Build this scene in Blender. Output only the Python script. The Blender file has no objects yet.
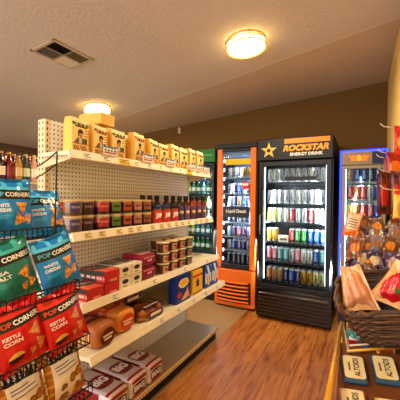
import bpy, math, random
from mathutils import Vector, Matrix, Euler
random.seed(11)
PI = math.pi
scene = bpy.context.scene
C = scene.collection
R = math.radians

# ------------------------------------------------------------------ colours
def lin(c):
    return tuple(((x/255)/12.92 if x/255 <= .04045 else ((x/255+.055)/1.055)**2.4) for x in c[:3])+(1.0,)

# ------------------------------------------------------------------ materials
def newmat(name):
    m = bpy.data.materials.new(name); m.use_nodes = True
    nt = m.node_tree; nt.nodes.clear()
    out = nt.nodes.new('ShaderNodeOutputMaterial')
    b = nt.nodes.new('ShaderNodeBsdfPrincipled')
    nt.links.new(b.outputs[0], out.inputs[0])
    return m, nt, b, out
def N(nt, t, **kw):
    n = nt.nodes.new('ShaderNode'+t)
    for k, v in kw.items():
        if k in n.inputs.keys() and not hasattr(type(n), k): n.inputs[k].default_value = v
        else:
            try: setattr(n, k, v)
            except Exception: n.inputs[k].default_value = v
    return n
def finish(name, rough=.5, metal=0, coat=0, bump=0, bscale=60, var=.06):
    m, nt, b, out = newmat(name)
    a = N(nt, 'Attribute'); a.attribute_name = 'Col'
    tc = N(nt, 'TexCoord'); nz = N(nt, 'TexNoise'); nz.inputs['Scale'].default_value = bscale
    nt.links.new(tc.outputs['Object'], nz.inputs['Vector'])
    h = N(nt, 'HueSaturation')
    mr = N(nt, 'MapRange'); mr.inputs['To Min'].default_value = 1-var; mr.inputs['To Max'].default_value = 1+var
    nt.links.new(nz.outputs[0], mr.inputs['Value']); nt.links.new(mr.outputs[0], h.inputs['Value'])
    nt.links.new(a.outputs['Color'], h.inputs['Color']); nt.links.new(h.outputs[0], b.inputs['Base Color'])
    b.inputs['Roughness'].default_value = rough; b.inputs['Metallic'].default_value = metal
    b.inputs['Coat Weight'].default_value = coat; b.inputs['Specular IOR Level'].default_value = .35; b.inputs['Coat Roughness'].default_value = .15
    if bump:
        bp = N(nt, 'Bump'); bp.inputs['Strength'].default_value = bump; bp.inputs['Distance'].default_value = .004
        nt.links.new(nz.outputs[0], bp.inputs['Height']); nt.links.new(bp.outputs[0], b.inputs['Normal'])
    return m
def emit(name, col, s):
    m = bpy.data.materials.new(name); m.use_nodes = True; nt = m.node_tree; nt.nodes.clear()
    out = nt.nodes.new('ShaderNodeOutputMaterial'); e = nt.nodes.new('ShaderNodeEmission')
    e.inputs[0].default_value = lin(col); e.inputs[1].default_value = s
    nt.links.new(e.outputs[0], out.inputs[0]); return m
def glass(name, tint=(255, 255, 255), gloss=.10, rough=.03):
    m = bpy.data.materials.new(name); m.use_nodes = True; nt = m.node_tree; nt.nodes.clear()
    out = nt.nodes.new('ShaderNodeOutputMaterial'); t = nt.nodes.new('ShaderNodeBsdfTransparent')
    g = nt.nodes.new('ShaderNodeBsdfGlossy'); mx = nt.nodes.new('ShaderNodeMixShader')
    t.inputs[0].default_value = lin(tint); g.inputs['Roughness'].default_value = rough
    lw = nt.nodes.new('ShaderNodeLayerWeight'); lw.inputs[0].default_value = gloss
    nt.links.new(lw.outputs['Fresnel'], mx.inputs[0]); nt.links.new(t.outputs[0], mx.inputs[1])
    nt.links.new(g.outputs[0], mx.inputs[2]); nt.links.new(mx.outputs[0], out.inputs[0]); return m

M = dict(
    foil=finish('foil_print', .3, .12, .4, .3, 40), paper=finish('paper_print', .75, 0, 0, .1, 90),
    carton=finish('carton_print', .5, 0, .15), plastic=finish('plastic', .4), gloss=finish('gloss_plastic', .2, 0, .4),
    can=finish('can_metal', .34, .12, .3), steel=finish('painted_steel', .45, .0, .1), wire=finish('black_wire', .4, .3),
    bread=finish('bread_crust', .6, 0, .3, .3, 30, .15), wicker=finish('wicker_strand', .55, 0, .1, .4, 80, .35),
    brass=finish('brass_paint', .35, .35), rubber=finish('matte', .8), beige=finish('beige_steel', .4, 0, .1, .05, 20, .05),
    wood=finish('painted_wood', .5, 0, .1, .2, 25, .15), bottle=finish('bottle_glass_print', .12, 0, .6),
    glass=glass('door_glass', (240, 246, 250), .12), film=glass('clear_film', (248, 246, 240), .30, .18),
    led=emit('led_white', (225, 240, 255), 6), ledblue=emit('led_blue', (40, 64, 255), 4.5), lamp=emit('lamp_diffuser', (255, 214, 128), 13),
    sign=emit('sign_yellow_backlit', (255, 190, 40), 1.2),
)
def plaster(name, col, scale, strength, rough=.85, dist=.01, var=.05):
    m, nt, b, out = newmat(name)
    tc = N(nt, 'TexCoord'); n1 = N(nt, 'TexNoise'); n1.inputs['Scale'].default_value = scale; n1.inputs['Detail'].default_value = 6
    n2 = N(nt, 'TexNoise'); n2.inputs['Scale'].default_value = .9
    for n in (n1, n2): nt.links.new(tc.outputs['Object'], n.inputs['Vector'])
    mr = N(nt, 'MapRange'); mr.inputs['To Min'].default_value = 1-var; mr.inputs['To Max'].default_value = 1+var
    mul = N(nt, 'Math'); mul.operation = 'MULTIPLY'
    mr2 = N(nt, 'MapRange'); mr2.inputs['To Min'].default_value = .9; mr2.inputs['To Max'].default_value = 1.1
    nt.links.new(n2.outputs[0], mr.inputs['Value']); nt.links.new(n1.outputs[0], mr2.inputs['Value'])
    nt.links.new(mr.outputs[0], mul.inputs[0]); nt.links.new(mr2.outputs[0], mul.inputs[1])
    h = N(nt, 'HueSaturation'); h.inputs['Color'].default_value = lin(col)
    nt.links.new(mul.outputs[0], h.inputs['Value']); nt.links.new(h.outputs[0], b.inputs['Base Color'])
    bp = N(nt, 'Bump'); bp.inputs['Strength'].default_value = strength; bp.inputs['Distance'].default_value = dist
    nt.links.new(n1.outputs[0], bp.inputs['Height']); nt.links.new(bp.outputs[0], b.inputs['Normal'])
    b.inputs['Roughness'].default_value = rough
    return m
m_ceil = plaster('ceiling_texture', (204, 192, 184), 45, .45)
m_ceil2 = plaster('ceiling_smooth', (198, 178, 158), 60, .25)
m_back = plaster('brown_wall_paint', (104, 72, 20), 70, .3)
m_right = plaster('gold_wall_paint', (238, 200, 116), 55, .5)
m_left = plaster('tan_wall_paint', (84, 60, 38), 55, .3)
m_tan = plaster('tan_vinyl_floor', (158, 124, 84), 25, .15, .5, .003, .15)

def wood_floor():
    m, nt, b, out = newmat('oak_plank_floor')
    tc = N(nt, 'TexCoord'); mp = N(nt, 'Mapping'); mp.inputs['Rotation'].default_value = (0, 0, PI/2)
    nt.links.new(tc.outputs['Object'], mp.inputs['Vector'])
    br = N(nt, 'TexBrick'); br.offset = .37; br.squash = 1
    br.inputs['Scale'].default_value = 1; br.inputs['Brick Width'].default_value = 1.2; br.inputs['Row Height'].default_value = .125
    br.inputs['Mortar Size'].default_value = .0012; br.inputs['Mortar Smooth'].default_value = .3; br.inputs['Bias'].default_value = 0
    br.inputs['Color1'].default_value = lin((184, 118, 52)); br.inputs['Color2'].default_value = lin((160, 98, 40)); br.inputs['Mortar'].default_value = lin((96, 56, 24))
    nt.links.new(mp.outputs[0], br.inputs['Vector'])
    mp2 = N(nt, 'Mapping'); mp2.inputs['Scale'].default_value = (1, .08, 1); nt.links.new(tc.outputs['Object'], mp2.inputs['Vector'])
    nz = N(nt, 'TexNoise'); nz.inputs['Scale'].default_value = 42; nz.inputs['Detail'].default_value = 6; nz.inputs['Distortion'].default_value = .6
    nt.links.new(mp2.outputs[0], nz.inputs['Vector'])
    big = N(nt, 'TexNoise'); big.inputs['Scale'].default_value = 7; big.inputs['Detail'].default_value = 2; big.inputs['Distortion'].default_value = 1.2
    nt.links.new(mp2.outputs[0], big.inputs['Vector'])
    wm = N(nt, 'Math'); wm.operation = 'MULTIPLY'; wm.inputs[1].default_value = 9; nt.links.new(big.outputs[0], wm.inputs[0])
    pp = N(nt, 'Math'); pp.operation = 'PINGPONG'; pp.inputs[1].default_value = .5; nt.links.new(wm.outputs[0], pp.inputs[0])
    av = N(nt, 'Math'); av.operation = 'MULTIPLY_ADD'; av.inputs[1].default_value = .24; nt.links.new(pp.outputs[0], av.inputs[0]); 
    hv = N(nt, 'Math'); hv.operation = 'MULTIPLY'; hv.inputs[1].default_value = .9; nt.links.new(nz.outputs[0], hv.inputs[0]); nt.links.new(hv.outputs[0], av.inputs[2])
    cr = N(nt, 'ValToRGB'); e = cr.color_ramp.elements
    e[0].position = .36; e[0].color = lin((150, 100, 62)); e[1].position = .62; e[1].color = (1, 1, 1, 1)
    x = cr.color_ramp.elements.new(.46); x.color = lin((222, 192, 156))
    nt.links.new(av.outputs[0], cr.inputs[0])
    mx = N(nt, 'Mix'); mx.data_type = 'RGBA'; mx.blend_type = 'MULTIPLY'; mx.inputs[0].default_value = .8
    nt.links.new(br.outputs['Color'], mx.inputs[6]); nt.links.new(cr.outputs[0], mx.inputs[7]); nt.links.new(mx.outputs[2], b.inputs['Base Color'])
    b.inputs['Roughness'].default_value = .38
    bp = N(nt, 'Bump'); bp.inputs['Strength'].default_value = .25; bp.inputs['Distance'].default_value = .002
    nt.links.new(nz.outputs[0], bp.inputs['Height']); nt.links.new(bp.outputs[0], b.inputs['Normal'])
    return m
def pegboard():
    m, nt, b, out = newmat('pegboard')
    tc = N(nt, 'TexCoord'); sp = N(nt, 'SeparateXYZ'); nt.links.new(tc.outputs['Object'], sp.inputs[0])
    d = []
    for ax in ('Y', 'Z'):
        mul = N(nt, 'Math'); mul.operation = 'MULTIPLY'; mul.inputs[1].default_value = 1/.0254
        fr = N(nt, 'Math'); fr.operation = 'FRACT'; sb = N(nt, 'Math'); sb.operation = 'SUBTRACT'; sb.inputs[1].default_value = .5
        sq = N(nt, 'Math'); sq.operation = 'MULTIPLY'
        nt.links.new(sp.outputs[ax], mul.inputs[0]); nt.links.new(mul.outputs[0], fr.inputs[0]); nt.links.new(fr.outputs[0], sb.inputs[0])
        nt.links.new(sb.outputs[0], sq.inputs[0]); nt.links.new(sb.outputs[0], sq.inputs[1]); d.append(sq)
    ad = N(nt, 'Math'); ad.operation = 'ADD'; nt.links.new(d[0].outputs[0], ad.inputs[0]); nt.links.new(d[1].outputs[0], ad.inputs[1])
    lt = N(nt, 'Math'); lt.operation = 'LESS_THAN'; lt.inputs[1].default_value = .040; nt.links.new(ad.outputs[0], lt.inputs[0])
    mx = N(nt, 'Mix'); mx.data_type = 'RGBA'; mx.inputs[6].default_value = lin((226, 222, 212)); mx.inputs[7].default_value = lin((84, 72, 58))
    nt.links.new(lt.outputs[0], mx.inputs[0]); nt.links.new(mx.outputs[2], b.inputs['Base Color']); b.inputs['Roughness'].default_value = .55
    return m
m_floor = wood_floor(); m_peg = pegboard()

# ------------------------------------------------------------------ text outlines
_tc = {}
def text_mesh(s, bold=.0, shear=0):
    k = (s, bold, shear)
    if k in _tc: return _tc[k]
    cu = bpy.data.curves.new('t', 'FONT'); cu.body = s; cu.offset = bold; cu.shear = shear; cu.resolution_u = 3; cu.fill_mode = 'FRONT'
    o = bpy.data.objects.new('t', cu); C.objects.link(o)
    dg = bpy.context.evaluated_depsgraph_get(); dg.update()
    me = bpy.data.meshes.new_from_object(o.evaluated_get(dg))
    vs = [v.co.copy() for v in me.vertices]; fs = [tuple(p.vertices) for p in me.polygons]
    bpy.data.objects.remove(o); bpy.data.curves.remove(cu); bpy.data.meshes.remove(me)
    x0 = min(v.x for v in vs); x1 = max(v.x for v in vs); y0 = min(v.y for v in vs); y1 = max(v.y for v in vs)
    r = ([((v.x-x0)/(x1-x0), (v.y-y0)/(y1-y0)) for v in vs], fs, (x1-x0)/(y1-y0)); _tc[k] = r
    return r

# ------------------------------------------------------------------ mesh builder
class MB:
    def __init__(s): s.v = []; s.f = []; s.c = []; s.sm = []; s.mi = []; s.T = None
    def add(s, vs, fs, col, smooth=False, mi=0):
        b = len(s.v)
        for v in vs:
            v = Vector(v); s.v.append(s.T @ v if s.T else v)
        for i, f in enumerate(fs):
            s.f.append(tuple(b+k for k in f)); s.c.append(col[i] if isinstance(col, list) else col); s.sm.append(smooth); s.mi.append(mi)
        return s
    def box(s, x0, x1, y0, y1, z0, z1, col, ch=0, mi=0):
        if ch <= 0:
            vs = [(x, y, z) for z in (z0, z1) for y in (y0, y1) for x in (x0, x1)]
            fs = [(0, 2, 3, 1), (4, 5, 7, 6), (0, 1, 5, 4), (2, 6, 7, 3), (0, 4, 6, 2), (1, 3, 7, 5)]
            return s.add(vs, fs, col, mi=mi)
        # chamfered box
        X = (x0, x1); Y = (y0, y1); Z = (z0, z1); vs = []; idx = {}
        for i in (0, 1):
            for j in (0, 1):
                for k in (0, 1):
                    sx, sy, sz = (1, -1)[i]*ch, (1, -1)[j]*ch, (1, -1)[k]*ch
                    for a, p in enumerate(((X[i], Y[j]+sy, Z[k]+sz), (X[i]+sx, Y[j], Z[k]+sz), (X[i]+sx, Y[j]+sy, Z[k]))):
                        idx[i, j, k, a] = len(vs); vs.append(p)
        g = lambda i, j, k, a: idx[i, j, k, a]
        fs = []
        for i in (0, 1): fs.append((g(i, 0, 0, 0), g(i, 1, 0, 0), g(i, 1, 1, 0), g(i, 0, 1, 0))[::(1 if i else -1)])
        for j in (0, 1): fs.append((g(0, j, 0, 1), g(1, j, 0, 1), g(1, j, 1, 1), g(0, j, 1, 1))[::(-1 if j else 1)])
        for k in (0, 1): fs.append((g(0, 0, k, 2), g(1, 0, k, 2), g(1, 1, k, 2), g(0, 1, k, 2))[::(1 if k else -1)])
        for i in (0, 1):
            for j in (0, 1): fs.append((g(i, j, 0, 0), g(i, j, 0, 1), g(i, j, 1, 1), g(i, j, 1, 0)))
        for i in (0, 1):
            for k in (0, 1): fs.append((g(i, 0, k, 0), g(i, 0, k, 2), g(i, 1, k, 2), g(i, 1, k, 0)))
        for j in (0, 1):
            for k in (0, 1): fs.append((g(0, j, k, 1), g(0, j, k, 2), g(1, j, k, 2), g(1, j, k, 1)))
        for i in (0, 1):
            for j in (0, 1):
                for k in (0, 1): fs.append((g(i, j, k, 0), g(i, j, k, 1), g(i, j, k, 2)))
        return s.add(vs, fs, col, mi=mi)
    def lathe(s, prof, col, seg=20, c=(0, 0, 0), sx=1, sy=1, smooth=True, mi=0):
        # prof: list of (r,z); col: colour or fn(ang_index_fraction, ring index)
        vs = []; fs = []; cs = []
        for r, z in prof:
            for i in range(seg):
                a = 2*PI*i/seg; vs.append((c[0]+r*math.cos(a)*sx, c[1]+r*math.sin(a)*sy, c[2]+z))
        for j in range(len(prof)-1):
            for i in range(seg):
                k = (i+1) % seg
                fs.append((j*seg+i, j*seg+k, (j+1)*seg+k, (j+1)*seg+i)); cs.append(col((i+.5)/seg, j) if callable(col) else col)
        fs.append(tuple(range(seg))[::-1]); cs.append(col(0, 0) if callable(col) else col)
        n = (len(prof)-1)*seg; fs.append(tuple(range(n, n+seg))); cs.append(col(0, len(prof)-2) if callable(col) else col)
        return s.add(vs, fs, cs, smooth, mi)
    def tube(s, pts, r, col, seg=6, closed=False, smooth=True):
        pts = [Vector(p) for p in pts]; n = len(pts); vs = []; fs = []
        for i, p in enumerate(pts):
            if closed: d = pts[(i+1) % n]-pts[i-1]
            else: d = pts[min(i+1, n-1)]-pts[max(i-1, 0)]
            d.normalize(); up = Vector((0, 0, 1)) if abs(d.z) < .9 else Vector((1, 0, 0))
            a = d.cross(up).normalized(); b = a.cross(d)
            for k in range(seg):
                t = 2*PI*k/seg; vs.append(p+a*(r*math.cos(t))+b*(r*math.sin(t)))
        for i in range(n if closed else n-1):
            j = (i+1) % n
            for k in range(seg):
                l = (k+1) % seg; fs.append((i*seg+k, i*seg+l, j*seg+l, j*seg+k))
        if not closed: fs.append(tuple(range(seg))[::-1]); fs.append(tuple(range((n-1)*seg, n*seg)))
        return s.add(vs, fs, col, smooth)
    def grid(s, nu, nv, pos, colf, smooth=False, mi=0, flip=False):
        vs = [pos(i/nu, j/nv) for j in range(nv+1) for i in range(nu+1)]; fs = []; cs = []
        for j in range(nv):
            for i in range(nu):
                a = j*(nu+1)+i; f = (a, a+1, a+nu+2, a+nu+1); fs.append(f[::-1] if flip else f)
                cs.append(colf((i+.5)/nu, (j+.5)/nv) if callable(colf) else colf)
        return s.add(vs, fs, cs, smooth, mi)
    def text(s, body, mapf, col, bold=.02, shear=0, mi=0):
        vs, fs, asp = text_mesh(body, bold, shear)
        return s.add([mapf(a, b) for a, b in vs], fs, col, mi=mi)
    def build(s, name, mats, parent=None, bevel=0):
        me = bpy.data.meshes.new(name); me.from_pydata(s.v, [], s.f)
        if not isinstance(mats, (list, tuple)): mats = [mats]
        for m in mats: me.materials.append(m)
        ca = me.color_attributes.new('Col', 'FLOAT_COLOR', 'CORNER')
        dat = []
        for p in me.polygons:
            q = lin(s.c[p.index]); dat += [q[0]**1.2, q[1]**1.2, q[2]**1.2, 1.0]*p.loop_total
        ca.data.foreach_set('color', dat)
        me.polygons.foreach_set('use_smooth', s.sm); me.polygons.foreach_set('material_index', s.mi)
        me.update()
        o = bpy.data.objects.new(name, me); C.objects.link(o)
        if parent: o.parent = parent
        if bevel:
            b = o.modifiers.new('b', 'BEVEL'); b.width = bevel; b.segments = 2; b.limit_method = 'ANGLE'
        return o
def tag(o, label, cat, group=None, kind=None):
    o['label'] = label; o['category'] = cat
    if group: o['group'] = group
    if kind: o['kind'] = kind
    return o
def thing(name, label, cat, loc=(0, 0, 0), rz=0, group=None):
    o = bpy.data.objects.new(name, None); o.empty_display_size = .05; C.objects.link(o)
    o.location = loc; o.rotation_euler = (0, 0, rz); return tag(o, label, cat, group)
def dup(root, loc, rot, label, group=None):
    r = root.copy(); C.objects.link(r); r.location = loc
    r.rotation_euler = rot if isinstance(rot, (tuple, Euler)) else (0, 0, rot); r['label'] = label
    if group: r['group'] = group
    for ch in list(root.children):
        c = ch.copy(); C.objects.link(c); c.parent = r
        for g in list(ch.children):
            d = g.copy(); C.objects.link(d); d.parent = c
    return r
protos = {}
def place(key, maker, loc, rot, label, cat, group=None):
    """first call makes the thing, later calls copy it with its parts"""
    if key in protos: return dup(protos[key], loc, rot, label, group)
    o = maker(); protos[key] = o; o.location = loc
    o.rotation_euler = rot if isinstance(rot, (tuple, Euler)) else (0, 0, rot)
    return tag(o, label, cat, group)
def struct(name, mb, m):
    o = mb.build(name, m); o['kind'] = 'structure'; return o
ORD = ['first', 'second', 'third', 'fourth', 'fifth', 'sixth', 'seventh', 'eighth', 'ninth', 'tenth', 'eleventh', 'twelfth', 'thirteenth', 'fourteenth', 'fifteenth']
W = (240, 240, 238); K = (18, 17, 18)

# ------------------------------------------------------------------ room
cz = lambda x: 2.69+.085*x
XL, XR, YB, YF = -5.4, .235, 4.11, -2.2
b = MB(); b.box(XL-.1, XR+.1, YF, YB+.1, -.06, 0, K); struct('floor', b, m_floor)
b = MB(); b.box(XL, -1.2, YF+.01, YB-.02, 0, .004, K); struct('floor', b, m_tan)
def slab(x0, x1, y0, y1, dz, t, name, m, y0b=None, y1b=None):
    b = MB(); vs = []
    for k in (dz, dz+t):
        for x, ya, yb in ((x0, y0, y1), (x1, y0 if y0b is None else y0b, y1 if y1b is None else y1b)):
            vs += [(x, ya, cz(x)+k), (x, yb, cz(x)+k)]
    b.add(vs, [(0, 1, 3, 2), (4, 6, 7, 5), (0, 2, 6, 4), (1, 5, 7, 3), (0, 4, 5, 1), (2, 3, 7, 6)], K); return struct(name, b, m)
slab(XL-.1, XR+.1, YF, YB+.1, 0, .1, 'ceiling', m_ceil)
slab(XL+.01, XR-.002, 3.62, YB-.002, -.003, .0025, 'ceiling', m_ceil2, y0b=2.72)
b = MB(); b.box(XL-.1, XR+.1, YB, YB+.1, 0, 2.75, K); struct('wall_back', b, m_back)
b = MB(); b.box(XR, XR+.1, YF, YB, 0, 2.75, K); struct('wall_right', b, m_right)
b = MB(); b.box(XL-.1, XL, YF, YB, 0, 2.5, K); struct('wall_left', b, m_left)
b = MB(); b.box(XL, XR, YB-.014, YB, 0, .1, (70, 45, 22)); struct('baseboard_back', b, M['wood'])

# ceiling lights
def make_lamp():
    t = bpy.data.objects.new('ceiling_light', None); C.objects.link(t)
    b = MB(); b.lathe([(.10, -.012), (.155, -.012), (.16, 0), (.10, 0)], (214, 190, 140), 32); b.build('mounting_plate', M['brass'], t)
    b = MB(); b.lathe([(.0, -.088), (.06, -.086), (.12, -.078), (.148, -.062), (.15, -.05), (.15, -.014)][::1], (255, 240, 210), 36); b.build('diffuser', M['lamp'], t)
    for z, rr in ((-.03, .163), (-.066, .163)):
        b = MB(); b.tube([(rr*math.cos(2*PI*i/40), rr*math.sin(2*PI*i/40), z) for i in range(40)], .005, (200, 160, 92), 6, True); b.build('ring', M['brass'], t)
    for k in range(4):
        b = MB(); a = k*PI/2+.5; b.tube([(.163*math.cos(a), .163*math.sin(a), -.066), (.163*math.cos(a), .163*math.sin(a), -.004)], .004, (200, 160, 92)); b.build('ring_post', M['brass'], t)
    return t
tilt = math.atan(.085)
for x, y, lb in ((-.855, 2.36, 'round flush ceiling light with brass double ring, nearest the fridges'),
                 (-2.89, 2.72, 'round ceiling light shining just above the tan bags on the shelf'),
                 (-4.30, 3.26, 'round ceiling light glowing behind the left shelf upright')):
    o = place('lamp', make_lamp, (x, y, cz(x)-.001), (0, -tilt, 0), lb, 'ceiling light', 'round ceiling lights')
    l = bpy.data.lights.new('lamp_glow', 'AREA'); l.shape = 'DISK'; l.size = .28; l.energy = 27; l.color = (1, .85, .55)
    lo = bpy.data.objects.new('lamp_glow', l); C.objects.link(lo); lo.location = (x, y, cz(x)-.10)

# ceiling vent (quarters of louvres)
t = thing('ceiling_vent', 'square metal air vent with four louvred quarters in the ceiling', 'vent', (-2.185, 1.69, cz(-2.185)-.001)); t.rotation_euler = (0, -tilt, 0)
b = MB(); w, hh = .142, .192
for a in ((-w, w, -hh, -hh+.022), (-w, w, hh-.022, hh), (-w, -w+.022, -hh, hh), (w-.022, w, -hh, hh)): b.box(a[0], a[1], a[2], a[3], -.012, 0, (196, 178, 156))
b.box(-.004, .004, -hh, hh, -.01, 0, (190, 172, 150)); b.box(-w, w, -.004, .004, -.01, 0, (190, 172, 150)); b.build('frame', M['steel'], t)
b = MB(); b.box(-w+.02, w-.02, -hh+.02, hh-.02, -.0015, -.0005, (20, 18, 16)); b.build('duct_backing', M['rubber'], t)
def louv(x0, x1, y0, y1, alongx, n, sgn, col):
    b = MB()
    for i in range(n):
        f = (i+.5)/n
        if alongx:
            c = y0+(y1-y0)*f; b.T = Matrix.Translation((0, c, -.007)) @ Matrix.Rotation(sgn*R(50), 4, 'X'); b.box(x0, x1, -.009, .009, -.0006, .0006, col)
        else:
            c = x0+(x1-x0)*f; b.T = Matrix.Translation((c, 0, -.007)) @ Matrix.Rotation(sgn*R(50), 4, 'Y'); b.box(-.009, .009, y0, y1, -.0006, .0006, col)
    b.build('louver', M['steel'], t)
q = w-.024; qq = hh-.024
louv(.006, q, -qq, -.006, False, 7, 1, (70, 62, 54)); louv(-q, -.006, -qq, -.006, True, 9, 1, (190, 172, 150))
louv(-q, -.006, .006, qq, False, 7, -1, (226, 216, 200)); louv(.006, q, .006, qq, True, 9, 1, (190, 160, 110))  # slat colours differ by quarter to paint in the light and shade on them

b = MB(); b.box(-.02, .02, -.03, 0, -.045, .045, (226, 214, 190), .006); b.box(-.012, .012, -.034, -.03, -.03, .005, (200, 190, 170))
o = b.build('motion_sensor', M['plastic']); o.location = (-2.56, YB, 2.40); tag(o, 'small white sensor box high on the brown wall', 'sensor')

# ------------------------------------------------------------------ gondola shelving
PX = -1.54; GY0, GY1 = 1.05, 2.665
g = thing('store_shelving', 'long cream pegboard shelving unit stocked with groceries', 'shelf', (PX, GY0, 0))
def gp(name, b, m, parent=g, bevel=0):
    return b.build(name, m, parent, bevel)
L = GY1-GY0
b = MB(); b.box(-.02, -.004, .064, L-.04, .0, 1.765, W); o = gp('back_panel', b, m_peg); o['label'] = 'cream pegboard back'
for y in (.03, L-.036):
    b = MB(); b.box(-.062, -.001, y, y+.034, 0, 1.765, (222, 206, 170), .003)
    z = .2
    while z < 1.74:
        b.box(-.022, -.015, y-.0008, y+.001, z, z+.016, (50, 40, 28)); b.box(-.050, -.043, y-.0008, y+.001, z, z+.016, (50, 40, 28)); b.box(-.002, .0002, y+.012, y+.018, z, z+.016, (50, 40, 28)); z += .032
    gp('upright', b, M['beige'])
shelves = [(1.572, .225, 'top'), (1.148, .26, 'second'), (.80, .33, 'third'), (.558, .392, 'fourth')]
for z, d, nm in shelves:
    b = MB(); b.box(.0, d, .003, L-.003, z-.02, z, (226, 212, 184))
    for yy in (.030, L-.006):
        b.add([(0, yy, z-.075), (d-.01, yy, z-.035), (d-.01, yy, z-.018), (0, yy, z-.018), (0, yy+.004, z-.075), (d-.01, yy+.004, z-.035), (d-.01, yy+.004, z-.018), (0, yy+.004, z-.018)],
              [(0, 1, 2, 3), (7, 6, 5, 4), (0, 4, 5, 1), (1, 5, 6, 2), (3, 2, 6, 7), (0, 3, 7, 4)], (226, 208, 168))
    sh = gp('shelf', b, M['beige'])
    b = MB(); b.add([(d, 0, z+.01), (d-.006, 0, z+.01), (d+.012, 0, z-.034), (d+.004, 0, z-.036), (d, L, z+.01), (d-.006, L, z+.01), (d+.012, L, z-.034), (d+.004, L, z-.036)],
                    [(0, 2, 6, 4), (1, 5, 7, 3), (0, 4, 5, 1), (2, 3, 7, 6), (0, 1, 3, 2), (4, 6, 7, 5)], (240, 228, 204))
    pr_ = b.build('price_rail', M['beige'], sh)
    n = {'top': 11, 'second': 14, 'third': 4, 'fourth': 7}[nm]
    for i in range(n):
        b = MB()
        y = .05+(L-.12)*(i+.5)/n+random.uniform(-.02, .02)
        if nm == 'fourth' and y < .5: continue
        if nm == 'fourth': y = y
        c = (242, 236, 220) if nm != 'second' else (236, 214, 170)
        if nm == 'top' and i in (2, 8): c = (232, 190, 60)
        hw = .05 if c[2] < 100 else .028
        p = lambda s, tt, y=y, hw=hw: (d+.0015+.012*(1-tt)*.9+.001, y-hw+2*hw*s, z-.030+.034*tt)
        b.grid(1, 1, p, c)
        for k in range(3):
            p2 = lambda s, tt, y=y, hw=hw, k=k: (d+.0025+.012*(1-(.25+.25*k+.08*tt))*.9+.0014, y-hw*.75+hw*(1.5 if k != 1 else .9)*s, z-.030+.034*(.22+.25*k+.10*tt))
            b.grid(1, 1, p2, (80, 70, 60) if c[2] > 100 else (120, 80, 20))
        b.build('price_tag', M['paper'], sh)
b = MB(); b.box(0, .34, .0, L, .092, .115, (176, 164, 142), .003); b.box(.338, .343, .0, L, .088, .118, (232, 206, 150))
for i in range(60):
    b.box(.3425, .344, .02+i*.0265, .028+i*.0265, .092, .108, (120, 96, 60))
gp('base_deck', b, M['beige'])
b = MB(); b.box(0, .315, .01, L-.01, 0, .0915, (34, 26, 20)); gp('kick_plate', b, M['rubber'])

# ------------------------------------------------------------------ product makers (front is local -Y)
def pillow(b, w, h, t, colf, nu=36, nv=44, wr=.004, seed=0, crimp=.05, back=(150, 150, 150), flare=0):
    rs = random.Random(seed); ph = [rs.uniform(0, 6.28) for _ in range(8)]
    def th(u, v):
        vv = min(1, max(0, (v-crimp)/(1-2*crimp)))
        a = max(0, math.sin(PI*u))**.55*max(0, math.sin(PI*vv))**.5
        wv = math.sin(9*u+ph[0]+4*v)*.5+math.sin(17*v+ph[1]-6*u)*.3+math.sin(23*u+5*v+ph[2])*.35
        return t*a+wr*wv*(1-a*.5)*min(1, 6*min(u, 1-u)+.3)
    def px(u, v):
        s = 1-.07*math.sin(PI*v)+flare*(v-.5)
        return (u-.5)*w*s
    def fr(u, v, off=0):
        z = h*v - .012*math.sin(PI*u)*(1 if v > .5 else -1)*abs(2*v-1)*.5
        return Vector((px(u, v), -th(u, v)-off, z))
    b.grid(nu, nv, fr, colf, True)
    b.grid(nu//3, nv//3, lambda u, v: Vector((px(u, v), th(u, v)*.8-wr, fr(u, v).z)), back, True, flip=True)
    return fr
def tri(p, a, b_, c):
    s = lambda p, q, r: (p[0]-r[0])*(q[1]-r[1])-(q[0]-r[0])*(p[1]-r[1])
    d1, d2, d3 = s(p, a, b_), s(p, b_, c), s(p, c, a)
    return not ((d1 < 0 or d2 < 0 or d3 < 0) and (d1 > 0 or d2 > 0 or d3 > 0))
def chip_bag(body, light, fl, chips, seed):
    def mk():
        rs = random.Random(seed)
        def colf(u, v):
            vb = v-.0*(u-.5)
            if v < .045 or v > .965: return light
            if .63 < vb < .80: return (34, 30, 34)
            if v >= .80: return light if (v < .86 or (int(u*9) % 3 == 0)) else body
            for k, (cx, cy, r, a) in enumerate(chips):
                pts = [(cx+r*math.cos(a+i*2.094), cy+r*.85*math.sin(a+i*2.094)) for i in range(3)]
                if tri((u, v), *pts):
                    e = (math.sin(u*70+k)+math.sin(v*60+k*2))*.5
                    if body[0] > 150: return (232, 178, 126) if e > .2 else (214, 148, 96)
                    return (246, 196, 96) if e > .3 else ((238, 160, 56) if e > -.4 else (206, 118, 34))
            if v < .10 and .12 < u < .9 and int(u*26) % 3: return light
            if fl[0] == 'bowl' and (u-.28)**2/.022+(v-.2)**2/.006 < 1: return (60, 30, 20) if v < .2 else (236, 190, 100)
            return body if math.sin(u*7+v*5+seed) < .75 else tuple(int(.7*x+.3*y) for x, y in zip(body, light))
        b = MB(); fr = pillow(b, .168, .212, .030, colf, 46, 54, .0045, seed, .05, body)
        m = lambda u0, u1, v0, v1, sh=0: (lambda s, tt: fr(u0+(u1-u0)*s, v0+(v1-v0)*tt+sh*s, .0016))
        b.text('POP', m(.06, .32, .675, .755), (220, 90, 60) if body[0] > 150 else (90, 170, 200), .03)
        b.text('CORNERS', m(.34, .95, .675, .755), W, .03)
        b.text(fl[1], m(.10, .40, .50, .555), W, .03); b.text(fl[2], m(.10, .43, .415, .475), W, .03)
        for k in range(2): b.grid(6, 1, m(.12, .44-.06*k, .345-.035*k, .357-.035*k), light)
        return b.build('chip_bag', M['foil'])
    return mk
chipsA = [(.70, .50, .17, .5), (.62, .28, .16, 1.9), (.85, .30, .14, 2.8)]
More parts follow.
